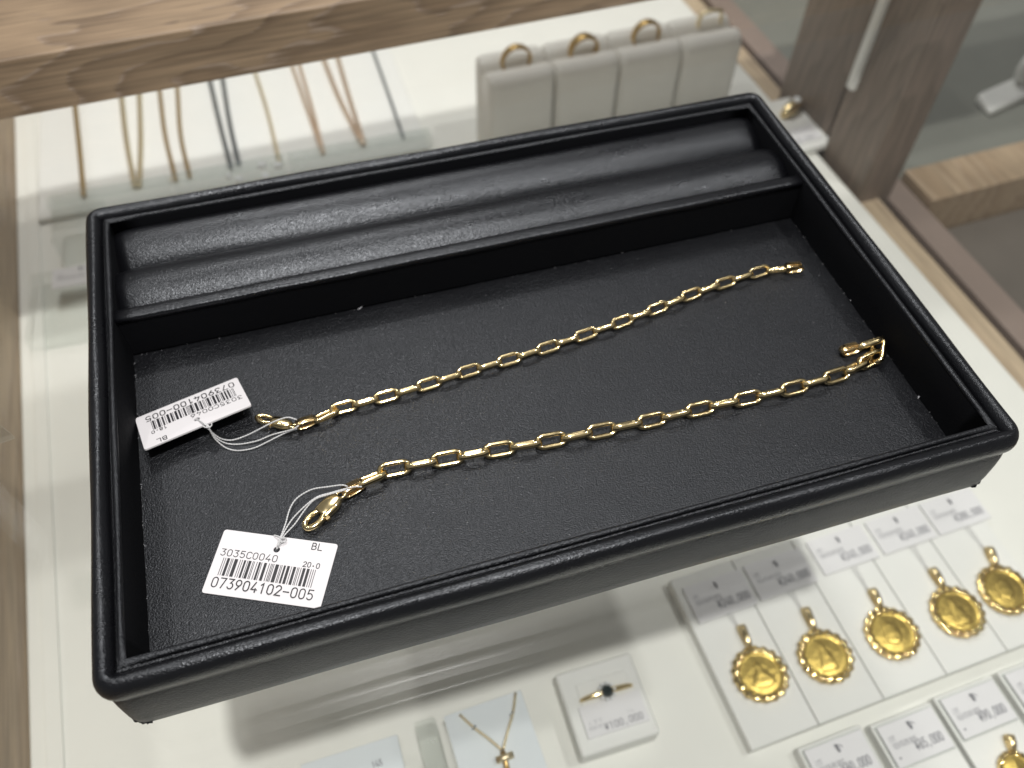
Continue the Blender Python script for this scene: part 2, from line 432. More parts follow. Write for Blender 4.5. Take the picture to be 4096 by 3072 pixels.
# ---------------------------------------------------------------- neighbouring case seen through the side
nb = empty('neighbour_case', (0, 0, 0)); nb.location = (CO.x, CO.y, ZF - 0.06); nb.rotation_euler = (0, 0, TH)
prop(nb, 'next showcase with tan oak rail beyond the taupe leg', 'display case')
def nbox(name, mat, x0, x1, y0, y1, z0, z1, bevel=0.0008):
    mb = MB(); cx, cy = (x0+x1)/2, (y0+y1)/2
    mb.box(x0-cx, x1-cx, y0-cy, y1-cy, 0, z1-z0)
    return mb.build(name, mat, nb, bevel=bevel, loc=(cx, cy, z0 - (ZF - 0.06)))
rl = local(P(3660, 690, ZF)); rr_ = local(P(3720, 755, ZF))
nbox('front_rail', M['oak_side'], xr + 0.056, xr + 0.60, rr_.y - 0.004, rl.y + 0.012, ZF - 0.06, ZF - 0.008, 0.001)
nbox('lining', M['greyfloor'], xr + 0.056, xr + 0.60, rl.y + 0.014, 0.46, ZF - 0.06, ZF - 0.03)
nbox('lower_panel', M['darkfloor'], xr + 0.056, xr + 0.60, -0.42, rr_.y - 0.006, ZF - 0.06, ZF - 0.04)
nbox('dark_trim', M['darkbar'], xr + 0.135, xr + 0.152, -0.42, rr_.y - 0.075, ZF - 0.039, ZF - 0.02)
nbox('back_panel', M['greyfloor'], xr + 0.056, xr + 0.60, 0.461, 0.475, ZF - 0.06, -0.0085)

# white ring rest in the neighbouring case
rs = P(4000, 405, ZF - 0.03)
rw = empty('ring_rest', rs, TH + 0.2)
prop(rw, 'white angled ring rest behind the tan oak rail', 'ring stand')
mb = MB(); mb.prism([(-0.026, -0.010, .006), (0.06, -0.010, .006), (0.06, 0.010, .009), (-0.020, 0.010, .009)], 0); mb.build('cushion', M['pad'], rw, bevel=0.004, seg=3)
mb = MB(); mb.tube([(0.026+0.010*math.cos(t), 0.004, 0.022+0.012*math.sin(t)) for t in [i*math.pi/6 for i in range(12)]], 0.0045, 8, closed=True); mb.build('loop', M['pad'], rw, smooth=True)

# ================================================================ TRAY
mm = 0.001
W_, D_ = 228*mm, 149.8*mm          # seam rectangle between outer roll and inner piping
tray = empty('jewelry_tray', (W_/2, D_/2, -1.8*mm))      # tray-local heights count from 1.8 mm below the glass
prop(tray, 'black leather presentation tray holding two gold bracelets on the glass top', 'tray')
def offset_ring(o, z, nc=7):
    """rectangle of the seam offset outward by o (mm): rounded outside, mitred inside"""
    o *= mm; z *= mm; pts = []
    hx, hy = W_/2, D_/2
    for (sx, sy, a0) in ((1, 1, 0), (-1, 1, 90), (-1, -1, 180), (1, -1, 270)):
        for k in range(nc):
            a = math.radians(a0 + 90*k/(nc-1))
            if o > 0: pts.append(Vector((sx*hx + o*math.cos(a), sy*hy + o*math.sin(a), z)))
            else:
                e = 1e-5*(k-(nc-1)/2)
                dx, dy = (-1, 1) if sx*sy > 0 else (-1, -1)
                if sx*sy > 0: t = Vector((-sx, sy, 0))*1
                else: t = Vector((-sx, sy, 0))*1
                pts.append(Vector((sx*(hx+o), sy*(hy+o), z)))
    return pts
def densify(ring, n):
    """adds points along the four long sides so that the outline can wander a little"""
    out = []; m = len(ring)
    for i in range(m):
        a, b = ring[i], ring[(i+1) % m]
        out.append(a)
        if (b-a).length > 0.02:
            for k in range(1, n): out.append(a.lerp(b, k/n))
    return out
def sweep(profile, name, mat, closed=False, wander=0.0, smooth=True, angle=60):
    rings = []
    for o, z in profile:
        r = offset_ring(o, z)
        pts = densify_fixed(r, 24)
        if wander:
            for p in pts:
                p += Vector((math.sin(p.y*95+o)*wander, math.sin(p.x*80+1.3*o)*wander, math.sin(p.x*70+p.y*60)*wander*0.6))
        rings.append(pts)
    mb = MB(); n = len(rings); m = len(rings[0]); V = [v for r in rings for v in r]; F = []
    for i in range(n if closed else n-1):
        j = (i+1) % n
        for k in range(m): F.append((i*m+k, i*m+(k+1) % m, j*m+(k+1) % m, j*m+k))
    mb.add(V, F)
    return mb.build(name, mat, tray, smooth=True, angle=angle)
def densify_fixed(ring, n):
    nc = 7; out = []
    for c in range(4):
        out += ring[c*nc:(c+1)*nc]
        a = ring[(c+1)*nc-1]; b = ring[((c+1) % 4)*nc]
        for k in range(1, n): out.append(a.lerp(b, k/n))
    return out
# outer roll (padded) : half round bead on top of the outside wall
prof = [(0.12, 24.6)]
for k in range(17):
    a = math.radians(168 - k*13.4)
    prof.append((2.75 + 2.65*math.cos(a), 22.7 + 4.2*math.sin(a)))
prof += [(4.45, 18.2), (4.1, 18.6)]
sweep(prof, 'padded_rim', M['leather_soft'], wander=0.00016)
sweep([(4.2, 19.4), (4.45, 18.0), (4.75, 16.0), (4.95, 12), (5.0, 6), (4.8, 2.5), (4.3, 1.95)], 'outer_wall', M['leather_wall'], wander=0.00012)
prof = [(0.1, 24.2), (-0.35, 24.3)]
for k in range(10):
    a = math.radians(-35 + k*25)
    prof.append((-1.35 + 0.85*math.cos(a), 24.9 + 0.85*math.sin(a)))
sweep(prof, 'piping', M['leather'], wander=0.0001)
sweep([(-2.05, 24.8), (-2.25, 24.2), (-2.4, 16), (-2.5, 8.6)], 'inner_wall', M['suede'])
# base board, slightly smaller than the wall, with ragged cloth at the corners
mb = MB(); r = [Vector((p.x, p.y, 0)) for p in densify_fixed(offset_ring(4.4, 0), 3)]
mb.prism([(p.x, p.y, 0.0030) for p in r], 0.0019); mb.build('base_board', M['suede'], tray)
for sx, sy in ((-1, -1), (1, -1)):
    mb = MB(); pts = []
    for k in range(22):
        a = math.radians({(-1,-1): 175, (1,-1): 265}[(sx, sy)] + 100*k/21)
        rr = (4.75 + random.uniform(0.0, 0.45))*mm
        pts.append((sx*W_/2 + rr*math.cos(a), sy*D_/2 + rr*math.sin(a), (2.15 + random.random()*0.4)*mm))
    pts = pts + [(sx*W_/2 + 4.5*mm*math.cos(math.radians(a)), sy*D_/2 + 4.5*mm*math.sin(math.radians(a)), 0.0024) for a in ((275, 175) if sx < 0 else (365, 265))]
    mb.prism(pts, 0.00188); mb.build('frayed_corner', M['suede'], tray)
# floor panel
ZFL = 7.4*mm
def tl(x, y, z): return (x*mm - W_/2, y*mm - D_/2, z*mm)
mb = MB()
nx, ny = 40, 24
V = []; F = []
for j in range(ny+1):
    for i in range(nx+1):
        u, v = i/nx, j/ny
        x = 2.55 + u*222.9; y = 2.55 + v*102.4
        e = min(u*222.9, (1-u)*222.9, v*102.4, (1-v)*102.4)
        V.append(tl(x, y, 9.2 - 0.5*math.exp(-e/1.1) + 0.05*math.sin(x*.11)*math.sin(y*.13)))
for j in range(ny):
    for i in range(nx):
        a = j*(nx+1)+i; F.append((a, a+1, a+nx+2, a+nx+1))
mb.add(V, F)
mb.build('floor_panel', M['leather'], tray, smooth=True)
# divider: wall with padded ledge
mb = MB(); mb.box(-W_/2+2.4*mm, W_/2-2.4*mm, 105.6*mm-D_/2, 109.6*mm-D_/2, 8.5*mm, 22.9*mm); mb.build('divider_wall', M['suede'], tray)
mb = MB(); rings = []
for i in range(41):
    x = -W_/2 + 1.9*mm + (W_-3.8*mm)*i/40
    w = 0.12*math.sin(i*.9)
    rings.append([(x, (p[0]+.6+w*.5)*mm - D_/2, (p[1]-.7+.03*math.sin(i*1.7))*mm) for p in
                  ((104.75, 23.2), (104.6, 24.2), (104.75, 24.9), (105.2, 25.25), (106.2, 25.4), (107.8, 25.3), (108.9, 25.0), (109.4, 24.4), (109.4, 23.2))])
mb.loft(rings); mb.build('divider_ledge', M['leather_soft'], tray, smooth=True, angle=70)
# two padded slopes behind the divider
def cushion(name, prof):
    mb = MB(); rings = []; n = 60; prof = spline([(a, b, 0) for a, b in prof], 4)
    for i in range(n+1):
        u = i/n; x = -W_/2 + 2.4*mm + (W_-4.8*mm)*u
        e = min(u, 1-u)*(W_-4.8*mm)
        s = 1 - math.exp(-(e+0.0006)/0.0022)
        zmin = min(p.y for p in prof)
        ring = [(x, (p.x + .06*math.sin(u*14+p.x))*mm - D_/2, (zmin-1.5 + (p.y-zmin+1.5)*(0.78+0.22*s) + .5 + .03*math.sin(u*23+p.x*.5))*mm) for p in prof]
        rings.append(ring + [(x, prof[-1].x*mm - D_/2, 9*mm), (x, prof[0].x*mm - D_/2, 9*mm)])
    mb.loft(rings); return mb.build(name, M['leather_soft'], tray, smooth=True, angle=60)
cushion('padded_slope', [(147.6, 20.0), (146.8, 21.4), (144.2, 22.4), (141, 22.2), (138, 21.1), (135.4, 19.6), (133.2, 17.9), (131.6, 16.0)])
cushion('padded_slope', [(131.4, 16.6), (130.5, 18.9), (128.2, 21.4), (124.8, 23.2), (121, 23.8), (118, 23.3), (115, 22.0), (112.5, 20.4), (109.8, 18.0)])
# lint and dust on the leather
mb = MB()
def speck(x, y, z, r):
    a = random.random()*6.28; k = random.uniform(1, 2.6)
    pts = [(x + r*k*math.cos(a), y + r*k*math.sin(a)), (x - r*math.sin(a)*.5, y + r*math.cos(a)*.5), (x - r*k*math.cos(a), y - r*k*math.sin(a)), (x + r*math.sin(a)*.5, y - r*math.cos(a)*.5)]
    mb.prism([(p[0]*mm - W_/2, p[1]*mm - D_/2, (z+.10)*mm) for p in pts], (z)*mm)
for i in range(190): speck(random.uniform(6, 222), random.uniform(5, 103), 9.2, random.uniform(.04, .13))
for i in range(14):
    speck(random.uniform(6, 222), random.uniform(120, 122), 24.26, random.uniform(.05, .11)); speck(random.uniform(6, 222), random.uniform(142.5, 144), 22.86, random.uniform(.05, .11))
for px, py, r in ((1440, 1233, .45), (3402, 1200, .4), (3675, 1587, .4), (3068, 1090, .22), (2925, 875, .3)):
    q = P(px, py, ZFL); speck(q.x/mm, q.y/mm, 9.15, r)
for i in range(26):
    speck(2.8 + random.gauss(0, .15), random.uniform(4, 104), 8.9, random.uniform(.06, .16)); speck(225.2 + random.gauss(0, .15), random.uniform(4, 104), 8.9, random.uniform(.05, .13))
    speck(random.uniform(4, 224), 104.6 + random.gauss(0, .12), 8.9, random.uniform(.05, .12))
prop(mb.build('lint', M['lint'], tray), kind='stuff')

# ================================================================ BRACELETS
def link_mesh(name, L, Wd, wire):
    """oblong link, wire with flattened outer faces; long axis x, lies in the x-y plane"""
    hl, hw = L/2 - wire/2, Wd/2 - wire/2
    path = []
    rc = hw*0.99; rx = hw*1.35
    for (cx, cy, a0) in ((hl-rx, hw-rc, 0), (-hl+rx, hw-rc, 90), (-hl+rx, -hw+rc, 180), (hl-rx, -hw+rc, 270)):
        for k in range(9):
            a = math.radians(a0 + 90*k/8); nn = Vector((math.cos(a)/rx, math.sin(a)/rc)).normalized()
            path.append((cx + rx*math.cos(a), cy + rc*math.sin(a), nn.x, nn.y))
    rings = []
    for x, y, nx_, ny_ in path:
        ring = []
        for k in range(12):
            b = 2*math.pi*k/12; ro = math.copysign(abs(math.cos(b))**0.75, math.cos(b)); zz = math.copysign(abs(math.sin(b))**0.85, math.sin(b))
            q = ro*wire/2*(0.9 if ro > 0 else 1.0)
            ring.append((x + nx_*q, y + ny_*q, zz*wire/2*1.3))
        rings.append(ring)
    mb = MB(); mb.loft(rings, closed=True)
    return mb.mesh(name)

def frame(o, pos, tx, tilt, pitch=0.0):
    """places a link: long axis along tx, its plane rolled by tilt about that axis"""
    tx = Vector(tx).normalized(); up = Vector((0, 0, 1)); ty = up.cross(tx).normalized(); tz = tx.cross(ty)
    m = Matrix((tx, ty, tz)).transposed().to_4x4() @ Matrix.Rotation(tilt, 4, 'X') @ Matrix.Rotation(pitch, 4, 'Y')
    o.matrix_world = Matrix.Translation(pos) @ m

def bracelet(name, label, flats, pre, post, L, Wd, wire, ztilt, zc):
    q = [P(x, y, zc) for x, y in flats]
    root = empty(name, (q[0].x, q[0].y, ZFL)); prop(root, label, 'bracelet', 'gold bracelets in the tray')
    inv = Matrix.Translation(-root.location)
    me = link_mesh('chain_link', L, Wd, wire); me.materials.append(M['gold'])
    me.polygons.foreach_set('use_smooth', [True]*len(me.polygons))
    def put(pos, tx, tilt, pitch=0.0):
        o = bpy.data.objects.new('chain_link', me); col.objects.link(o)
        frame(o, pos, tx, tilt, pitch); o.matrix_world = inv @ o.matrix_world; o.parent = root
    for i, p in enumerate(q):
        t = q[min(i+1, len(q)-1)] - q[max(i-1, 0)]
        put(p, t, math.radians(ztilt + random.uniform(-5, 5)), random.uniform(-.03, .03))
        if i < len(q)-1:
            put((p + q[i+1])/2 + Vector((0, 0, random.uniform(-.0001, .0001))), q[i+1]-p, math.radians(ztilt - 88 + random.uniform(-6, 6)), random.uniform(-.03, .03))
    for pos, tx, tilt in pre + post: put(pos, tx, math.radians(tilt))
    return root, inv, q

def strap(root, inv, pos, tx, L, Wd, H, tilt=0, open_end=True):
    """stamped end tag: a strip of gold folded over into a long loop"""
    n = 22; outer = []
    for i in range(n):
        t = 2*math.pi*i/n
        x = L/2*math.copysign(abs(math.cos(t))**0.8, math.cos(t)); h = H/2*math.copysign(abs(math.sin(t))**0.9, math.sin(t)) * (0.72 + 0.28*math.cos(t))
        outer.append((x, h))
    th = 0.34*mm; rings = []
    for i, (x, h) in enumerate(outer):
        k = 1 - th/ (math.hypot(x, h)+1e-9) * 1.0
        xi, hi = x*(1-2*th/L), h*(1-2*th/H)
        w = Wd/2
        rings.append([(x, -w, h), (x, w, h), (xi, w*.96, hi), (xi, -w*.96, hi)])
    mb = MB(); mb.loft(rings, closed=True)
    o = mb.build('end_tag', M['gold2'], None, smooth=True, angle=35)
    frame(o, pos, tx, math.radians(tilt)); o.matrix_world = inv @ o.matrix_world; o.parent = root
    # raised stamped letters across the top
    mb = MB(); x = -L*0.30
    for k in range(7):
        mb.box(x + k*L*.085, x + k*L*.085 + L*.032, -Wd*.36, Wd*.36, H*.42, H*.49 + 0.00012)
    s_ = mb.build('stamp', M['gold2'], o, bevel=0.00004)
    return o

def loop_clasp(root, inv, pivot, tip, wbody, thick, zt, roll=0.0):
    """lobster clasp: shaped body, open hook loop at the tip, thumb lever, jump ring at the pivot"""
    d = tip - pivot; Lc = d.length
    lo = []
    # body: from x=0.06L to 0.6L
    rings = []
    for i in range(13):
        t = i/12; x = (0.05 + 0.53*t)*Lc
        w = wbody/2*(0.55 + 0.45*math.sin(min(1, t*2.2)*math.pi/2))*(1 - 0.10*max(0, t-.7)/.3)
        h = thick/2*(0.55 + 0.45*math.sin(math.pi*(0.15+0.75*t)))
        rings.append([(x, w*math.copysign(abs(math.cos(a))**.7, math.cos(a)), h*math.copysign(abs(math.sin(a))**.8, math.sin(a))) for a in [2*math.pi*k/16 for k in range(16)]])
    mb = MB(); mb.loft(rings)
    o = mb.build('clasp_body', M['gold'], None, smooth=True, angle=40)
    frame(o, pivot, d, roll); o.matrix_world = inv @ o.matrix_world; o.parent = root
    mb = MB(); r_ = wbody*0.17; pts = []; rad = []
    a_, b_ = 0.24*Lc, wbody/2 - r_
    for i in range(25):
        t = math.radians(-152 + 304*i/24)
        pts.append((0.745*Lc + a_*math.cos(t), b_*math.sin(t)*1.0, 0)); rad.append(r_*(1.0 if i > 6 else 0.82 + .18*i/6))
    mb.tube(pts, rad, 10); mb.build('hook', M['gold'], o, smooth=True)
    mb = MB(); mb.box(0.50*Lc, 0.60*Lc, wbody*.42, wbody*.62, -thick*.22, thick*.22); mb.build('thumb_lever', M['gold2'], o, bevel=0.0002)
    mb = MB(); mb.tube([(-0.01*Lc + wbody*.36*math.cos(t), wbody*.36*math.sin(t), 0) for t in [i*math.pi/9 for i in range(18)]], wbody*.10, 8, closed=True)
    j = mb.build('jump_ring', M['gold'], o, smooth=True); j.rotation_euler = (math.radians(28), 0, 0)
    return o

# --- 18 cm bracelet
fl1 = [(1375,1629),(1546,1585),(1715,1535),(1876,1483),(2036,1438),(2192,1389),(2343,1338),(2488,1286),(2629,1233),(2765,1177),(2900,1131),(3036,1087)]
z1 = ZFL + 1.75*mm
a = P(1303, 1662, z1); b = P(1375, 1629, z1); e0 = P(3036, 1087, z1); e1 = P(3110, 1079, z1)
br1, inv1, q1 = bracelet('gold_bracelet', 'slimmer gold paperclip link bracelet lying straight, nearer the divider', fl1,
    [(a, b - a, -30)], [(e1, e1 - e0, -38)], 8.5*mm, 4.0*mm, 1.22*mm, 37, z1)
c0 = P(1228, 1688, z1)
strap(br1, inv1, c0, P(1160, 1712, z1) - P(1290, 1668, z1), 6.6*mm, 2.7*mm, 2.9*mm, 18)
loop_clasp(br1, inv1, P(1172, 1704, z1 + .2*mm), P(1026, 1668, z1 - .1*mm), 3.9*mm, 2.6*mm, 0, 0.25)
strap(br1, inv1, P(3176, 1070, z1 + .1*mm), e0 - e1, 6.4*mm, 2.6*mm, 3.5*mm, 8)

# --- 20 cm bracelet
fl2 = [(1579,1875),(1789,1834),(1997,1797),(2205,1761),(2405,1722),(2606,1681),(2799,1636),(2989,1593),(3176,1551),(3345,1502)]
z2 = ZFL + 2.05*mm
L2, W2, w2 = 10.0*mm, 4.8*mm, 1.42*mm
u0 = P(1579, 1875, z2); u1 = P(1482, 1916, z2)
A1 = P(3345, 1502, z2); A2 = P(3424, 1466, z2); A3 = P(3482, 1438, z2 + .5*mm)
def ZP(px, py, h): return P(px, py, ZFL + h*mm)
A4a, A4b, A5b = ZP(3506, 1446, 2.2), ZP(3518, 1360, 3.4), ZP(3438, 1386, 2.3)
A4 = (A4a + A4b)/2; A5 = (A4b + A5b)/2; A6 = ZP(3402, 1396, 2.0)
br2, inv2, q2 = bracelet('gold_bracelet', 'heavier gold paperclip link bracelet with folded end, nearer the front rim', fl2,
    [(u1, u0 - u1, -42)], [(A2, A3 - A1, -46), (A3, A3 - A2, 40), (A4, A4b - A4a, -40), (A5, A5b - A4b, 52)], L2, W2, w2, 37, z2)
strap(br2, inv2, P(1414, 1951, z2), P(1364, 1979, z2) - u1, 7.0*mm, 3.1*mm, 3.1*mm, 22)
loop_clasp(br2, inv2, P(1362, 1981, z2 + .2*mm), P(1222, 2112, z2 - .4*mm), 5.2*mm, 2.6*mm, 0, 0.12)
strap(br2, inv2, A6, A6 - A5b, 6.4*mm, 2.8*mm, 3.2*mm, 12)

# ================================================================ PRICE TAGS ON THE BRACELETS
def barcode(mb, x0, x1, y0, y1, bars):
    tot = sum(bars); u = (x1-x0)/tot; x = x0
    for i, b_ in enumerate(bars):
        if i % 2 == 0: mb.add([(x+.06*u, y0, 0), (x+b_*u-.06*u, y0, 0), (x+b_*u-.06*u, y1, 0), (x+.06*u, y1, 0)], [(0,1,2,3)])
        x += b_*u
BARS2 = [1,2,1,2,4,2,1,1,1,2,5,3,1,2,1,2,3,2,1,1,4,2,1,1,1,3,1,2,3,1,1,3,4,3,1,2,1,1,1,1,1,2,5,2,1,1,1,2,3,2,4,2,1,2,4,2,1,1,1,2,1,2,4,2,4,2,1,2,1,2,1]
BARS1 = [1,1,1,2,1,2,3,2,3,2,3,1,1,2,1,1,3,2,4,2,1,2,4,1,1,2,1,1,1,2,3,1,1,2,4,2,1,1,4,1,1,1,1,1,1,2,3,2,1,2,3,2,4,2,1,1,3,2,4,2,1,2,3,2,1,1,4,2,1,1,3,1,1]

def tag(label, ul, ur, lr, ll, code, num, size, bars, hole, flip):
    """card through four world corners (as printed: upper left, upper right, lower right, lower left)"""
    cx = (ul + ur + lr + ll) / 4
    ex = ((ur - ul) + (lr - ll)).normalized(); ey = ((ul - ll) + (ur - lr)); ey = (ey - ex*ey.dot(ex)).normalized(); ez = ex.cross(ey)
    if ez.z < 0: ez = -ez
    wd = ((ur-ul).length + (lr-ll).length)/2; ht = ((ul-ll).length + (ur-lr).length)/2
    root = empty('price_tag', cx); prop(root, label, 'price tag', 'barcode tags tied to the bracelets')
    root.matrix_world = Matrix.Translation(cx) @ Matrix((ex, ey, ez)).transposed().to_4x4()
    # card with rounded corners and punched hole
    w, h = wd/2, ht/2; out = []; rc = 0.7*mm
    for (sx, sy, a0) in ((1,1,0),(-1,1,90),(-1,-1,180),(1,-1,270)):
        for k in range(5):
            a = math.radians(a0+90*k/4); out.append((sx*(w-rc)+rc*math.cos(a), sy*(h-rc)+rc*math.sin(a)))
    hx, hy = hole[0]*w, hole[1]*h; hr = 0.85*mm
    hol = [(hx+hr*math.cos(2*math.pi*k/20), hy+hr*math.sin(2*math.pi*k/20)) for k in range(20)]
    bm = bmesh.new()
    vo = [bm.verts.new((x, y, 0)) for x, y in out]; vh = [bm.verts.new((x, y, 0)) for x, y in hol]
    ed = [bm.edges.new((vo[i], vo[(i+1) % 20])) for i in range(20)] + [bm.edges.new((vh[i], vh[(i+1) % 20])) for i in range(20)]
    bmesh.ops.triangle_fill(bm, edges=ed, use_beauty=True)
    g = bmesh.ops.extrude_face_region(bm, geom=bm.faces[:])
    for v in [x for x in g['geom'] if isinstance(x, bmesh.types.BMVert)]: v.co.z -= 0.45*mm
    bmesh.ops.recalc_face_normals(bm, faces=bm.faces)
    # slight bow of the card
    for v in bm.verts: v.co.z += -0.00025*(v.co.x/w)**2
    me = bpy.data.meshes.new('card'); bm.to_mesh(me); bm.free()
    c = link('card', me, M['card'], root)
    def bow(mb, dz):
        mb.v = [(x, y, z + dz - 0.00025*(x/w)**2) for x, y, z in mb.v]
    mb = MB()
    write(mb, num, -0.89*w, -0.79*h, 0.29*h, 1.75*w, 0.115)
    write(mb, code, -0.92*w, 0.185*h, 0.20*h, 1.01*w, 0.115)
    write(mb, size, 0.515*w, 0.17*h, 0.15*h, 0.30*w, 0.15)
    write(mb, 'BL', 0.57*w, 0.73*h, 0.20*h, 0.21*w, 0.13)
    bow(mb, 0.00004); mb.build('lettering', M['ink'], c)
    mb = MB(); barcode(mb, -0.84*w, 0.755*w, -0.43*h, 0.12*h, bars)
    bow(mb, 0.00003); mb.build('barcode', M['ink'], c)
    return root, Matrix.Translation(cx) @ Matrix((ex, ey, ez)).transposed().to_4x4(), hx, hy

def thread(root, pts, r=0.17*mm, pitch=1.5*mm):
    """two-ply twisted thread along pts"""
    s = spline(pts, 14); mb = MB()
    L = [0]
    for i in range(1, len(s)): L.append(L[-1] + (s[i]-s[i-1]).length)
    # resample
    n = max(8, int(L[-1]/(pitch/7))); rs_ = []; j = 0
    for i in range(n+1):
        t = L[-1]*i/n
        while j < len(L)-2 and L[j+1] < t: j += 1
        k = (t-L[j])/max(1e-9, L[j+1]-L[j]); rs_.append(s[j].lerp(s[j+1], k))
    for ph in (0, math.pi):
        q = []
        for i, p in enumerate(rs_):
            t = (rs_[min(i+1, n)] - rs_[max(i-1, 0)]).normalized(); a = t.cross(Vector((0, 0, 1))).normalized(); b = a.cross(t)
            ang = 2*math.pi*(L[-1]*i/n)/pitch + ph
            q.append(p + (a*math.cos(ang) + b*math.sin(ang))*r*.62)
        mb.tube(q, r*.72, 5)
    o = mb.build('thread', M['thread'], None, smooth=True)
    bpy.context.view_layer.update()
    o.matrix_world = root.matrix_world.inverted(); o.parent = root
    return o

# lower tag, lying flat
zt = ZFL + 0.55*mm
t2, m2, hx2, hy2 = tag('white barcode tag reading 073904102-005 lying flat by the front rim',
    P(895, 2116, zt), P(1352, 2175, zt), P(1280, 2435, zt), P(807, 2368, zt), '3035C0040', '073904102-005', '20.0', BARS2, (0.0, 0.572), False)
bpy.context.view_layer.update()
def Z(px, py, h): return P(px, py, ZFL + h*mm)
ins = (780, 1850, 2.458)
def zp(o, x, y, h): return Z(o[0] + x/o[2], o[1] + y/o[2], h)
thread(t2, [zp(ins, 800, 855, .1), zp(ins, 815, 800, 1.2), zp(ins, 840, 735, 1.6), zp(ins, 890, 600, 1.2), zp(ins, 935, 450, 1.0), zp(ins, 1010, 345, 1.4), zp(ins, 1150, 265, 2.2), zp(ins, 1300, 240, 3.2), zp(ins, 1440, 222, 4.2), zp(ins, 1500, 235, 4.4)])
thread(t2, [zp(ins, 805, 850, .2), zp(ins, 830, 790, 1.4), zp(ins, 855, 720, 1.7), zp(ins, 950, 565, 1.4), zp(ins, 1080, 430, 2.0), zp(ins, 1200, 340, 2.8), zp(ins, 1330, 300, 3.6), zp(ins, 1440, 268, 4.2), zp(ins, 1560, 240, 4.4), zp(ins, 1640, 238, 4.3)])
thread(t2, [zp(ins, 810, 850, .2), zp(ins, 845, 790, 1.0), zp(ins, 875, 720, 1.2), zp(ins, 985, 600, 1.0), zp(ins, 1090, 452, 1.6), zp(ins, 1180, 362, 2.6), zp(ins, 1300, 318, 3.6), zp(ins, 1430, 282, 4.2), zp(ins, 1500, 262, 4.0)])
thread(t2, [zp(ins, 775, 715, .8), zp(ins, 815, 725, 1.5), zp(ins, 850, 745, 1.9), zp(ins, 890, 740, 1.6), zp(ins, 885, 775, 1.2), zp(ins, 845, 780, 1.5), zp(ins, 822, 750, 1.8)])
# upper tag, tilted up off the floor, upside down
zb = ZFL + 0.4*mm; zf = ZFL + 6.6*mm
t1, m1, hx1, hy1 = tag('white barcode tag reading 073904100-005, upside down and tipped up',
    P(1007, 1616, zf), P(580, 1796, zf), P(535, 1673, zb), P(944, 1508, zb), '3035C0046', '073904100-005', '18.0', BARS1, (-0.02, 0.56), True)
bpy.context.view_layer.update()
i1 = (500, 1450, 2.458)
thread(t1, [zp(i1, 690, 555, 4.6), zp(i1, 740, 575, 6.4), zp(i1, 800, 620, 6.9), zp(i1, 860, 690, 3.6), zp(i1, 950, 750, 1.2), zp(i1, 1060, 762, .5), zp(i1, 1200, 715, 1.2), zp(i1, 1350, 640, 3.0), zp(i1, 1480, 575, 4.0), zp(i1, 1600, 540, 4.0), zp(i1, 1690, 562, 3.6)])
thread(t1, [zp(i1, 700, 560, 4.6), zp(i1, 760, 600, 6.5), zp(i1, 815, 630, 6.6), zp(i1, 890, 735, 3.0), zp(i1, 1000, 795, .5), zp(i1, 1130, 803, .3), zp(i1, 1300, 770, .5), zp(i1, 1450, 710, 1.2), zp(i1, 1640, 660, 2.6), zp(i1, 1710, 620, 3.4)])
thread(t1, [zp(i1, 695, 565, 4.6), zp(i1, 770, 625, 6.2), zp(i1, 830, 660, 5.6), zp(i1, 890, 755, 2.4), zp(i1, 1000, 842, .4), zp(i1, 1120, 866, .3), zp(i1, 1270, 840, .3), zp(i1, 1400, 780, .6), zp(i1, 1560, 700, 1.4), zp(i1, 1690, 650, 2.6)])
thread(t1, [zp(i1, 840, 570, 5.0), zp(i1, 850, 620, 6.4), zp(i1, 800, 640, 6.6), zp(i1, 760, 620, 6.2), zp(i1, 790, 600, 6.9), zp(i1, 840, 640, 6.4)])

# ================================================================ THINGS UNDER THE GLASS
def rect(c4, z):
    """rectangle on height z from four pixel corners (tl, tr, br, bl): centre, width, depth, turn"""
    q = [P(x, y, z) for x, y in c4]
    c = sum(q, Vector((0,0,0)))/4
    ex = ((q[1]-q[0]) + (q[2]-q[3]))/2; ey = ((q[0]-q[3]) + (q[1]-q[2]))/2
    return c, ex.length, ey.length, math.atan2(ex.y, ex.x)
def block(name, label, cat, c4, z, thick, mat, group=None, bevel=0.0012, part='cushion'):
    c, w, d, a = rect(c4, z)
    root = empty(name, (c.x, c.y, z - thick), a); prop(root, label, cat, group)
    mb = MB(); mb.box(-w/2, w/2, -d/2, d/2, 0, thick); mb.build(part, mat, root, bevel=bevel, seg=3)
    return root, c, w, d, a
def price_card(label, c4, z, price, thick=0.0006, detail=True, scribble=None):
    c, w, d, a = rect(c4, z)
    root = empty('price_card', (c.x, c.y, z - thick), a); prop(root, label, 'price card', 'price cards under the glass')
    mb = MB(); mb.box(-w/2, w/2, -d/2, d/2, 0, thick); o = mb.build('card', M['pcard'], root, bevel=0.0002)
    mb = MB(); zz = thick + 0.00005
    if price: write(mb, price, w*0.49 - w*0.60, -d*0.34, d*0.20, w*0.58, 0.19, zz)
    write(mb, 'K24YG/K18YG', -w*0.40, -d*0.10, d*0.11, w*0.50, 0.14, zz)
    write(mb, 'I7T', -w*0.42, d*0.05, d*0.11, w*0.12, 0.14, zz)
    mb.build('lettering', M['greyink'], root)
    mb = MB(); mb.tube([(-w*.02, d*.40, zz), (0, d*.33, zz+.0008), (w*.015, d*.24, zz+.0004)], 0.0005, 6); mb.tube([(-w*.02, d*.40, zz), (w*.05, d*.35, zz), (w*.09, d*.30, zz)], 0.0002, 5)
    mb.build('thread_knot', M['greyink'], root)
    return root
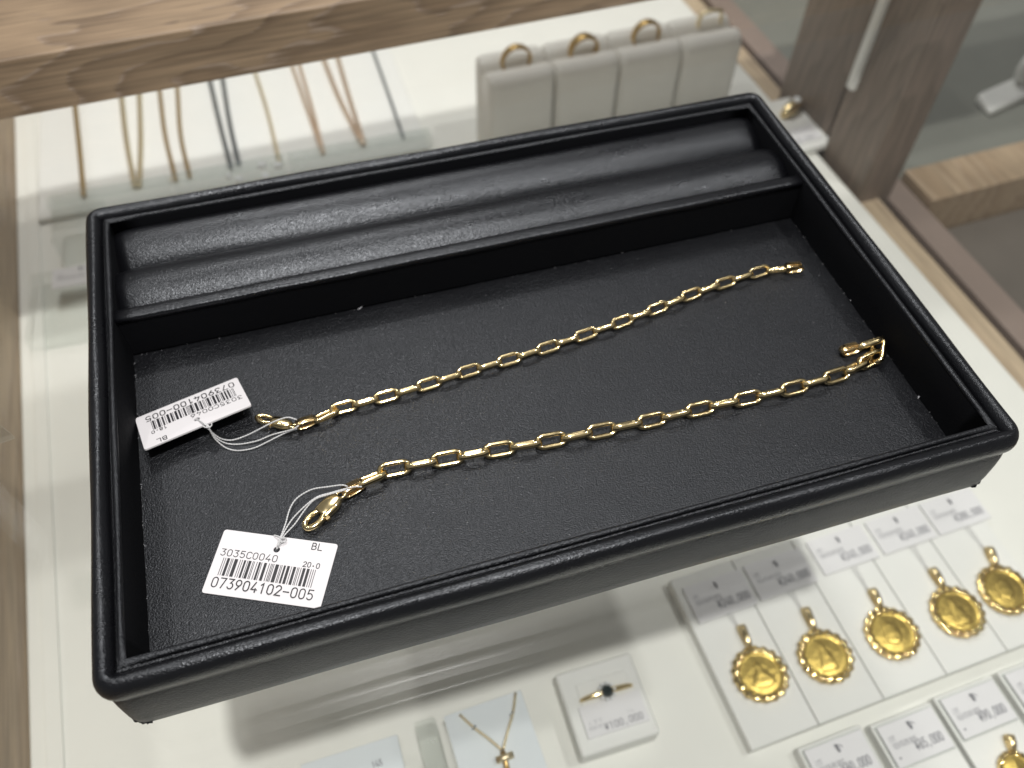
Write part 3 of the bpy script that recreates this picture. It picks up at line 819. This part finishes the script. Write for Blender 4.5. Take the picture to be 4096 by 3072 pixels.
def medallion(label, cpx, bailpx, z, diam):
    c = P(*cpx, z); bt = P(*bailpx, z)
    d = (bt - c); d.z = 0; a = math.atan2(d.y, d.x) - math.pi/2
    root = empty('coin_pendant', (c.x, c.y, z), a); prop(root, label, 'pendant', 'gold coin pendants under the glass')
    R_ = diam/2
    # coin with raised rim and a raised standing shape in relief
    rings = []
    for rr, zz in ((0.05, .0021), (R_*.60, .0021), (R_*.70, .0019), (R_*.76, .0019), (R_*.78, .0022), (R_*.81, .0022), (R_*.815, 0.0004)):
        rings.append([(rr*math.cos(2*math.pi*k/48), rr*math.sin(2*math.pi*k/48), zz) for k in range(48)])
    rings[0] = [(R_*.02*math.cos(2*math.pi*k/48), R_*.02*math.sin(2*math.pi*k/48), .0021) for k in range(48)]
    mb = MB(); mb.loft(rings); coin = mb.build('coin', M['coin'], root, smooth=True, angle=40)
    rel = MB()
    tall = [(-.10,.50),(.02,.56),(.12,.46),(.12,.30),(.20,.12),(.26,-.15),(.36,-.42),(.30,-.52),(0,-.56),(-.34,-.52),(-.36,-.42),(-.24,-.1),(-.18,.2),(-.14,.36)]
    oval = [(.34*math.cos(t), .44*math.sin(t)) for t in [2*math.pi*i/14 for i in range(14)]]
    bust = [(-.08,.44),(.06,.46),(.14,.34),(.12,.18),(.26,.06),(.42,-.16),(.46,-.36),(.30,-.46),(0,-.50),(-.34,-.44),(-.42,-.28),(-.30,-.02),(-.14,.12),(-.16,.32)]
    shape = {0: bust, 1: tall, 2: oval, 3: tall, 4: oval}[len([o for o in bpy.data.objects if o.name.startswith('coin_pendant')]) % 5 - 1 if len([o for o in bpy.data.objects if o.name.startswith('coin_pendant')]) % 5 else 4]
    rr = [[(R_*x*sc, R_*y*sc, zz) for x, y in shape] for sc, zz in ((1.05, .00205), (.9, .00222), (.6, .00236), (.05, .0024))]
    rel.loft(rr); rel.build('relief', M['coin'], coin, smooth=True)
    # rope bezel: beads all round
    mb = MB(); nb_ = 18
    mb.loft([[(R_*f*math.cos(2*math.pi*j/60), R_*f*math.sin(2*math.pi*j/60), z_) for j in range(60)] for f, z_ in ((.82, .0006), (.82, .0021), (.87, .0026), (.97, .0026), (1.0, .0020), (1.0, .0004))], cap=False)
    for k in range(nb_):      # scalloped, diamond-cut edge: shallow domes
        t = 2*math.pi*k/nb_; up_ = Vector((random.gauss(0, .10) + .12*math.cos(t), random.gauss(0, .10) + .12*math.sin(t), 1)).normalized()
        a1 = up_.orthogonal().normalized(); a2 = up_.cross(a1)
        c_ = Vector((R_*.915*math.cos(t), R_*.915*math.sin(t), .0026)); rc_ = R_*.145; rcv = .0042
        mb.loft([[c_ + (a1*math.cos(g) + a2*math.sin(g))*rc_*f + up_*(math.sqrt(rcv**2 - (rc_*f)**2) - math.sqrt(rcv**2 - rc_**2)) - (up_*.0012 if f > 1 else Vector((0, 0, 0))) for g in [2*math.pi*j/12 for j in range(12)]] for f in (1.02, 1.0, .8, .6, .4, .2, .02)])
    mb.build('rope_bezel', M['spark'], root, smooth=True)
    mb = MB(); y0 = R_*1.0; hb = max(.006, d.length - R_)
    rings = []
    for i in range(14):
        t = i/14*2*math.pi
        cx, cz, cy = 0, .0022 + .0018*math.sin(t), y0 + hb*.52 + hb*.50*math.cos(t)
        w_ = .0016 + .0004*math.cos(t)
        rings.append([(-w_, cy, cz-.0004), (w_, cy, cz-.0004), (w_*.8, cy + .0004*math.cos(t), cz+.0006), (-w_*.8, cy + .0004*math.cos(t), cz+.0006)])
    mb.loft(rings, closed=True); mb.build('bail', M['gold'], root, smooth=True, angle=50)
    return root, d.length

Z1 = ZF + 0.007
# first row: five pads, cards and coin pendants (pixel corners of the photograph)
bx = [(3006,3003),(3275,2899),(3541,2804),(3797,2706),(4031,2604)]
pads_o = P(*bx[0], Z1); dirx = (P(*bx[4], Z1) - pads_o)/4; top0 = P(2734, 2338, Z1); diry = top0 - pads_o
ax_ = math.atan2(dirx.y, dirx.x); pitch_ = dirx.length; dep = diry.length + 0.004
nth = ['leftmost', 'second', 'third', 'fourth', 'fifth']
coin_px = [((3038,2702),(2959,2512)), ((3297,2630),(3215,2442)), ((3563,2538),(3481,2366)), ((3823,2452),(3721,2284)), ((4012,2364),(3946,2200))]
card_px = [((2766,2377),(2949,2290),(3008,2392),(2797,2470)), ((2994,2268),(3185,2199),(3258,2318),(3048,2393)), ((3224,2170),(3470,2088),(3500,2222),(3288,2310)),
           ((3465,2080),(3675,2010),(3745,2150),(3530,2232)), ((3690,2000),(3885,1932),(3958,2085),(3748,2155))]
prices = ['¥240,000', '¥240,000', '¥240,000', '¥240,000', '¥280,000']
diam = 0.0238
for k in range(5):
    o = pads_o + dirx*k
    c = o + dirx*0.5 + Vector((-math.sin(ax_), math.cos(ax_), 0))*dep/2
    root = empty('display_pad', (c.x, c.y, ZF + 0.0001), ax_); prop(root, f'white pad under the {nth[k]} gold coin pendant of the upper row', 'display pad', 'white pads in a row under the coin pendants')
    mb = MB(); mb.box(-pitch_/2 + .0002, pitch_/2 - .0002, -dep/2, dep/2, 0, Z1 - ZF); mb.build('cushion', M['pad'], root, bevel=0.0006, seg=3)
    r_, dl = medallion(f'round gold coin pendant with rope edge, {nth[k]} in the row of five from the left', *coin_px[k], Z1 + .0002, diam)
    # card: placed from the pad grid
    cc = P(*[sum(p[i] for p in card_px[k])/4 for i in (0, 1)], Z1 + .0012)
    cw, ch = pitch_*0.93, pitch_*0.56
    cr = empty('price_card', (cc.x, cc.y, Z1 + .0004), ax_); prop(cr, f'white price card reading {prices[k]} above the {nth[k]} coin pendant from the left', 'price card', 'price cards under the glass')
    mb = MB(); mb.box(-cw/2, cw/2, -ch/2, ch/2, 0, .0009); mb.build('card', M['pcard'], cr, bevel=0.0002)
    mb = MB(); zz = .00097
    write(mb, prices[k], -cw*.10, -ch*.30, ch*.20, cw*.55, 0.14, zz)
    write(mb, 'K24YG/K18YG', -cw*.40, -ch*.06, ch*.11, cw*.42, .10, zz); write(mb, 'I7T', -cw*.42, ch*.09, ch*.11, cw*.10, .10, zz)
    mb.build('lettering', M['greyink'], cr)
    mb = MB(); mb.tube([(0, ch*.36, .0012), (cw*.01, ch*.28, .0018), (cw*.015, ch*.2, .0012)], .0005, 6); mb.build('thread_knot', M['greyink'], cr)
    mb = MB(); bt = P(*coin_px[k][1], Z1 + .002)
    tv = Vector((math.cos(ax_), math.sin(ax_), 0)); yv = Vector((-math.sin(ax_), math.cos(ax_), 0))
    q0 = cc - yv*ch*.5
    for s_ in (-.4, .4):
        pts = [q0 + tv*(.0025*s_) - cr.location, (q0+bt)/2 + tv*(.0016*s_) - cr.location, bt - cr.location]
        ca, sa = math.cos(-ax_), math.sin(-ax_)
        mb.tube([(p.x*ca - p.y*sa, p.x*sa + p.y*ca, .0012) for p in pts], .00018, 5)
    mb.build('thread', M['thread'], cr)
# second row of pads in front of the first
Z2 = ZF + 0.007
yv = Vector((-math.sin(ax_), math.cos(ax_), 0)); tv = Vector((math.cos(ax_), math.sin(ax_), 0))
row2 = [((3060,3075),(3186,3010),(3240,3072),(3130,3120)), ((3213,3016),(3470,2922),(3540,3072),(3260,3170)), ((3500,2922),(3733,2828),(3823,2987),(3585,3066)), ((3758,2808),(3981,2711),(4070,2872),(3842,2962)), ((4016,2704),(4240,2610),(4320,2770),(4095,2860))]
p2 = [None, None, '¥65,000', '¥90,000', None]
lab2 = ['grey-white price card cut off by the lower picture edge, leftmost of the lower row', 'white price card left of the ¥65,000 card, cut by the lower picture edge', 'white price card reading ¥65,000, second in the lower row', 'white price card reading ¥90,000, third in the lower row', 'white price card at the right picture edge beside the ¥90,000 card']
for k in range(1, 5):
    c, w, d, a = rect(row2[k], Z2 + .001)
    root = empty('display_pad', (c.x - yv.x*.0205, c.y - yv.y*.0205, ZF + .0001), ax_); prop(root, ['', 'white pad of the lower row, left of the ¥65,000 card', 'white pad under the ¥65,000 card, second in the lower row', 'white pad under the ¥90,000 card, third in the lower row', 'white pad at the right picture edge beside the ¥90,000 card'][k], 'display pad', 'white pads of the lower row')
    mb = MB(); mb.box(-.0152, .0152, -.031, .031, 0, Z2 - ZF); mb.build('cushion', M['pad'], root, bevel=.0006, seg=3)
    cr = empty('price_card', (c.x, c.y, Z2 + .0002), ax_); prop(cr, lab2[k], 'price card', 'price cards under the glass')
    cw, ch = .0272, .0172
    mb = MB(); mb.box(-cw/2-.0006, cw/2+.0006, -ch/2-.0006, ch/2+.0006, 0, .0005); mb.build('sleeve', M['acrylic'], cr)
    mb = MB(); mb.box(-cw/2, cw/2, -ch/2, ch/2, .0006, .0013); mb.build('card', M['pcard'], cr, bevel=.0002)
    mb = MB(); zz = .00137
    write(mb, p2[k] or '¥60,000', -cw*.08, -ch*.28, ch*.21, cw*.50, .14, zz)
    write(mb, 'K24YG/K18YG', -cw*.40, -ch*.08, ch*.12, cw*.42, .10, zz); write(mb, 'I7T', -cw*.42, ch*.08, ch*.12, cw*.11, .10, zz)
    mb.add([(-cw*.40 + .0005*math.cos(t), -ch*.30 + .0005*math.sin(t), zz) for t in [i*math.pi/4 for i in range(8)]], [tuple(range(8))])
    mb.build('lettering', M['greyink'], cr)
    mb = MB(); mb.tube([(0, ch*.38, .0016), (cw*.01, ch*.28, .0022), (cw*.02, ch*.2, .0016)], .0005, 6); mb.tube([(0, ch*.38, .0015), (cw*.06, ch*.34, .0015), (cw*.1, ch*.28, .0015)], .0002, 5)
    mb.build('thread_knot', M['greyink'], cr)
medallion('small gold coin pendant below the ¥90,000 card, cut by the lower picture edge', (4062, 3085), (4035, 2985), Z2 + .0002, .0150)

# ring on its pad with the ¥100,000 card
ZR = ZF + 0.013
rp, c, w, d, a = block('ring_pad', 'white slotted ring pad with a dark stone ring, left of the coin pendants', 'ring pad', ((2228,2695),(2538,2600),(2625,2935),(2316,3034)), ZR, ZR - ZF - .0001, M['pad'], bevel=.0016)
mb = MB(); mb.box(-w*.30, w*.36, d*.02, d*.30, -.0002, .0006)
sl = mb.build('slot', M['pad'], rp, bevel=.0005, loc=(0, 0, ZR - ZF)); 
rg = empty('stone_ring', (c.x, c.y, ZR + .0002), a); prop(rg, 'gold ring with a dark round stone in the white slotted pad', 'ring')
mb = MB(); Rr = w*.33
mb.tube([(w*.03 + Rr*math.cos(t), d*.10, .0006 + Rr*.22*math.sin(t)) for t in [math.pi*i/14 for i in range(15)]], [.0007 + .0006*math.sin(math.pi*i/14) for i in range(15)], 8); mb.build('band', M['gold'], rg, smooth=True)
mb = MB(); gz = .0006 + Rr*.22
rings = [[(w*.03 + r_*math.cos(k*math.pi/4+.2), d*.10 + r_*math.sin(k*math.pi/4+.2), gz + z_) for k in range(8)] for r_, z_ in ((.0004, -.0006), (.0027, .0008), (.0019, .0022))]
mb.loft(rings); mb.build('stone', M['gem'], rg)
mb = MB()
for k in range(10):
    t = 2*math.pi*k/10; x_, y_ = w*.03 + .0033*math.cos(t), d*.10 + .0033*math.sin(t)
    mb.loft([[(x_ + r_*math.cos(j*math.pi/3), y_ + r_*math.sin(j*math.pi/3), gz + z_) for j in range(6)] for r_, z_ in ((.0002, -.0004), (.0009, .0006), (.0005, .0013))])
mb.build('halo_stones', M['diamond'], rg)
cr = empty('price_card', (c.x, c.y, ZR + .0002), a); prop(cr, 'white price card reading ¥100,000 in front of the dark stone ring', 'price card', 'price cards under the glass')
mb = MB(); mb.box(-w*.36, w*.42, -d*.34, d*.035, 0, .0012); mb.build('card', M['pcard'], cr, bevel=.0002)
mb = MB(); zz = .00127
write(mb, '¥100,000', -w*.13, -d*.30, d*.075, w*.50, .14, zz)
write(mb, 'K24YG', -w*.31, -d*.255, d*.035, w*.16, .10, zz); write(mb, 'I7T', -w*.31, -d*.20, d*.04, w*.2, .10, zz); write(mb, '14', w*.18, -d*.19, d*.03, w*.10, .10, zz)
mb.build('lettering', M['greyink'], cr)

# pale blue cards with necklaces at the lower edge
ZB = ZF + 0.030
nc, c, w, d, a = block('necklace_card', 'pale blue card carrying the cross necklace at the lower picture edge', 'display card', ((1786,2864),(2102,2750),(2245,3300),(1920,3420)), ZB, .0012, M['bluecard'], bevel=.0003, part='card')
mb = MB(); mb.box(-w*.5, w*.5, -d*.5, d*.5, -(ZB - ZF) + .0013, -.0001); mb.build('stand', M['acrylic'], nc)
cn = empty('cross_necklace', (c.x, c.y, ZB + .0001), 0); prop(cn, 'thin gold chain necklace with a small cross pendant on pale blue card', 'necklace')
def rel(px, py, h=.001): q = P(px, py, ZB + h); return Vector((q.x - c.x, q.y - c.y, h))
ii = (1100, 2550, 2.011)
def rz_(x, y, h=.001): return rel(ii[0] + x/ii[2], ii[1] + y/ii[2], h)
mb = MB(); mb.tube(spline([rz_(1485, 620), rz_(1600, 725), rz_(1720, 815), rz_(1825, 905)], 5), .00055, 6); mb.tube(spline([rz_(1935, 445), rz_(1915, 600), rz_(1870, 760), rz_(1835, 905)], 5), .00055, 6)
mb.build('chain', M['pale'], cn, smooth=True)
mb = MB(); mb.tube([rz_(1600, 722, .0016), rz_(1606, 728, .0016)], .0011, 6); mb.tube([rz_(1898, 612, .0016), rz_(1904, 618, .0016)], .0011, 6); mb.build('bead', M['silver'], cn, smooth=True)
mb = MB(); mb.tube([rz_(1830, 915, .0016), rz_(1850, 985, .0016), rz_(1880, 1110, .0016)], .0011, 8); mb.build('cross_upright', M['deep'], cn, smooth=True)
mb = MB(); mb.tube([rz_(1780, 990, .0018), rz_(1850, 968, .002), rz_(1915, 940, .0018)], .0014, 8); mb.build('cross_bar', M['pale'], cn, smooth=True)
mb = MB(); ar = empty('acrylic_bar', (0, 0, 0))
c_, w_, d_, a_ = rect(((1697,2880),(1786,2850),(1800,3300),(1710,3330)), ZB)
ar.location = (c_.x, c_.y, ZF + .0001); ar.rotation_euler = (0, 0, a_); prop(ar, 'clear acrylic bar left of the cross necklace card', 'acrylic bar')
mb.box(-w_/2, w_/2, -d_/2, d_/2, 0, ZB - ZF); mb.build('block', M['acrylic'], ar, bevel=.001)
bc, c, w, d, a = block('necklace_card', 'pale blue card at the lower edge left of the acrylic bar', 'display card', ((1180,3070),(1577,2938),(1690,3330),(1290,3460)), ZB, .0012, M['bluecard'], bevel=.0003, part='card')
mb = MB(); mb.box(-w*.5, w*.5, -d*.5, d*.5, -(ZB - ZF) + .0013, -.0001); mb.build('stand', M['acrylic'], bc)
mb = MB(); q = P(1490, 3072, ZB); write(mb, '145', 0, 0, .0022, .0042, .16, 0)
lt = mb.build('lettering', M['greyink'], bc); v_ = q - bc.location; ca, sa = math.cos(-a), math.sin(-a)
lt.location = (v_.x*ca - v_.y*sa, v_.x*sa + v_.y*ca, .0012 + .00006)

# ---------------------------------------------------------------- ring stand with four rings, behind the tray
ZS = -0.105
sl_, sr_ = P(1960, 345, ZS), P(2985, 150, ZS)
ex = (sr_ - sl_).normalized(); ey = Vector((-ex.y, ex.x, 0)); bw = (sr_ - sl_).length/4
ring_px = [(2064, 250), (2333, 208), (2582, 150), (2835, 100)]
where = ['leftmost', 'second from left', 'third from left', 'rightmost']
for k in range(4):
    o = sl_ + ex*bw*(k+.5) + ey*.018
    st = empty('ring_block', (o.x, o.y, ZF + .0001), math.atan2(ex.y, ex.x)); prop(st, f'beige padded ring block behind the tray, {where[k]} of four', 'ring block', 'beige ring blocks in a row')
    mb = MB(); h = ZS - ZF; hw = bw/2 - .0008
    prof = [(-.018, 0), (-.018, h-.006), (-.0172, h-.002), (-.014, h+.0012), (-.010, h+.002), (-.006, h+.0012), (-.0025, h-.002), (-.0008, h-.007), (.0008, h-.007), (.0025, h-.002), (.006, h+.0012), (.010, h+.002), (.014, h+.0012), (.0172, h-.002), (.018, h-.006), (.018, 0)]
    rings = []
    for x, s in ((-hw, .80), (-hw+.0008, .93), (-hw+.0025, .985), (-hw+.005, 1), (0, 1), (hw-.005, 1), (hw-.0025, .985), (hw-.0008, .93), (hw, .80)):
        rings.append([(x, y*s, z*(1 if z < h*.5 else (1-(1-s)*.12))) for y, z in prof])
    mb.loft(rings); mb.build('cushion', M['beige'], st, smooth=True, angle=55)
    c = P(*ring_px[k], ZS - .001)
    rg = empty('gold_ring', (c.x, c.y, ZS - .0045), math.atan2(ex.y, ex.x)); prop(rg, f'plain wide gold ring standing in the {where[k]} beige ring block', 'ring', 'gold rings in the beige blocks')
    mb = MB(); rings = []
    Ro = .0101 if k < 3 else .0092
    wds = (.0046, .0062, .0050, .0036)[k]
    for i in range(40):
        t = 2*math.pi*i/40
        ro = Ro; 
        cs, sn = math.cos(t), math.sin(t)
        if k == 3: ro = Ro/max(abs(cs), abs(sn))**.55
        wd_ = wds*(.8 + .35*max(0, sn))
        rings.append([(q_*cs, y_, .0055 + q_*sn) for q_, y_ in ((ro*.86, -wd_/2), (ro*.97, -wd_/2), (ro*1.02, -wd_/4), (ro*1.03, 0), (ro*1.02, wd_/4), (ro*.97, wd_/2), (ro*.86, wd_/2), (ro*.85, 0))])
    mb.loft(rings, closed=True); mb.build('band', M['deep'] if k < 3 else M['pale'], rg, smooth=True, angle=50)

# ring pad by the right edge of the shelf
rp, c, w, d, a = block('ring_pad', 'white pad with a gold stone ring behind the tray right corner', 'ring pad', ((2950,450),(3222,374),(3275,575),(2990,650)), ZF + .006, .0059, M['pad'], bevel=.002)
c = P(3166, 440, ZF + .008)
rg = empty('stone_ring', (c.x, c.y, ZF + .0065), a + .25); prop(rg, 'gold ring with a sparkling stone on the white pad behind the tray corner', 'ring')
mb = MB(); mb.tube([(.0095*math.cos(t), .001*math.sin(t*2), .004*math.sin(t)) for t in [math.pi*i/14 for i in range(15)]], [.0022 + .0026*math.sin(math.pi*i/14) for i in range(15)], 10); mb.build('band', M['gold'], rg, smooth=True)
mb = MB(); mb.loft([[(.003 + r_*math.cos(j*math.pi/4), r_*math.sin(j*math.pi/4), .0078 + z_) for j in range(8)] for r_, z_ in ((.0004, -.001), (.0032, .0012), (.0020, .0024))]); mb.build('stone', M['diamond'], rg)
c2 = P(3190, 545, ZF + .0065)
cr = empty('price_card', (c2.x, c2.y, ZF + .0062), a); prop(cr, 'white price card with faint price below the sparkling stone ring', 'price card', 'price cards under the glass')
mb = MB(); mb.box(-.016, .016, -.008, .008, 0, .0008); mb.build('card', M['pcard'], cr, bevel=.0002)
mb = MB(); write(mb, '¥140,000', -.010, -.006, .003, .021, .15, .00087); mb.build('lettering', M['greyink'], cr)

# ---------------------------------------------------------------- necklaces on the white board at the back
bc4 = ((170, 330), (1760, 60), (1690, 560), (190, 800))
ZN = ZF + 0.004
def board_pt(px, py, h=0): return P(px, py, ZN + h)
nbd = empty('necklace_board', (0, 0, 0)); 
q = [P(150, 880, ZN), P(1720, 590, ZN)]
e_ = (q[1]-q[0]); aa = math.atan2(e_.y, e_.x); mid = (q[0]+q[1])/2 + Vector((-math.sin(aa), math.cos(aa), 0))*.09
nbd.location = (mid.x, mid.y, ZF + .0001); nbd.rotation_euler = (0, 0, aa); prop(nbd, 'white board under the row of hanging necklaces by the oak rail', 'display board')
mb = MB(); mb.box(-e_.length/2, e_.length/2, -.09, .075, 0, ZN - ZF - .0002); mb.build('panel', M['pad'], nbd, bevel=.001)
strands = [
 ('deep', 'single dull gold chain, leftmost on the white necklace board', [[(301,437),(318,600),(335,785)]], .0021),
 ('pale', 'bright gold chain hanging in a narrow V, second from the left', [[(487,405),(505,560),(538,747)], [(557,386),(562,560),(557,747)]], .0022),
 ('deep', 'pair of dull gold chain strands, third necklace from the left', [[(639,373),(660,540),(703,722)], [(709,354),(722,540),(759,709)]], .0019),
 ('silver', 'dark silver chain with two close strands', [[(842,335),(880,500),(924,671)], [(892,329),(920,500),(956,658)]], .0022),
 ('pale', 'thin pale gold chain right of the silver chain', [[(1025,304),(1070,450),(1120,660)]], .0017),
 ('rose', 'rose gold chain with doubled strand', [[(1178,291),(1230,440),(1291,614)], [(1205,285),(1250,440),(1295,614)]], .0018),
 ('rose', 'broad rose gold chain left of the grey chain', [[(1301,254),(1360,400),(1450,578)], [(1355,245),(1400,400),(1458,578)]], .0022),
 ('silver', 'single grey chain, rightmost on the white necklace board', [[(1500,225),(1555,380),(1614,550)]], .0016)]
for mt, lab, sts, rad in strands:
    f0 = board_pt(*sts[0][-1]); nk = empty('necklace', (f0.x, f0.y, ZN)); prop(nk, lab, 'necklace', 'necklaces on the white board')
    for s_ in sts:
        pts = [board_pt(x, y, rad) for x, y in s_]
        back = pts[0] + (pts[0]-pts[1]).normalized()*.05
        pts = [p - nk.location for p in spline([back] + pts, 44)]
        mb = MB(); n = len(pts); rad *= .82 if s_ is sts[0] else 1
        mb.tube(pts, [rad*(.62 + .38*abs(math.sin(i*1.57/1.0))) for i in range(n)], 7); mb.build('strand', M[mt], nk, smooth=True)
# clear acrylic rail along the foot of the board, cut in lengths
ra, rb = P(215, 835, ZN), P(1720, 560, ZN); ee = rb - ra; ang = math.atan2(ee.y, ee.x)
segs = [(0, .30), (.305, .60), (.605, 1.0)]
for k, (s0, s1) in enumerate(segs):
    m_ = ra + ee*((s0+s1)/2); L_ = ee.length*(s1-s0)
    arl = empty('acrylic_rail', (m_.x, m_.y, ZN + .0001), ang); prop(arl, ['left', 'middle', 'right'][k] + ' length of clear acrylic rail at the foot of the necklaces', 'acrylic rail', 'acrylic rails below the necklaces')
    mb = MB(); mb.box(-L_/2, L_/2, -.011, -.001, 0, .012); mb.build('front_lip', M['acrylic'], arl, bevel=.0008)
    mb = MB(); mb.box(-L_/2, L_/2, .001, .007, 0, .006); mb.build('foot', M['acrylic'], arl, bevel=.0006)
for k, (px, py) in enumerate(((915, 700), (955, 712), (1045, 655), (1060, 700), (1110, 655))):
    c = P(px, py, ZN + .016); cp = empty('crystal_pendant', (c.x, c.y, ZN + .0122)); prop(cp, ['round', 'second round', 'tall square', 'low square', 'right square'][k] + ' clear crystal pendant by the acrylic rail', 'pendant', 'clear crystal pendants by the rail')
    mb = MB(); r_ = (.0022, .0028, .0040, .0036, .0036)[k]; sd = 8 if k < 2 else 4
    mb.loft([[(r_*f*math.cos(2*math.pi*j/sd + .6), r_*f*math.sin(2*math.pi*j/sd + .6), z_) for j in range(sd)] for f, z_ in ((.3, 0), (1, .0022), (.7, .0040))]); mb.build('stone', M['diamond'], cp)

# ---------------------------------------------------------------- cluster at the left of the tray
rp, c, w, d, a = block('acrylic_block', 'clear acrylic block beside the tray back left corner', 'acrylic block', ((190,840),(420,790),(420,930),(215,960)), ZF + .022, .0218, M['acrylic'], bevel=.001, part='body')
rp, c, w, d, a = block('display_pad', 'clear low acrylic pad holding the tilted card left of the tray', 'display pad', ((110,1105),(420,1040),(420,1320),(110,1360)), ZF + .010, .0098, M['acrylic'], bevel=.001)
price_card('tilted white price card left of the black tray', ((195,1085),(430,1040),(430,1120),(222,1150)), ZF + .0135, None, .0008)

# clear acrylic riser standing on the glass at the left picture edge
c = P(-40, 1750, .022)
rz = empty('acrylic_riser', (c.x, c.y, .0001), TH); prop(rz, 'clear acrylic riser standing on the glass at the left picture edge', 'riser')
e1 = P(47, 1738, .022); e2 = P(22, 1960, .002)
mb = MB(); mb.prism([(e1.x - c.x, e1.y - c.y, .022), (e1.x - c.x - .003, e1.y - c.y + .004, .022), (-.03, .012, .022), (-.03, -.004, .022)], .0195); mb.build('top_plate', M['acrylic'], rz, bevel=.0003)
mb = MB(); mb.box(e2.x - c.x - .006, e2.x - c.x - .0035, -.008, .004, 0, .0193); mb.build('leg', M['acrylic'], rz, bevel=.0003)
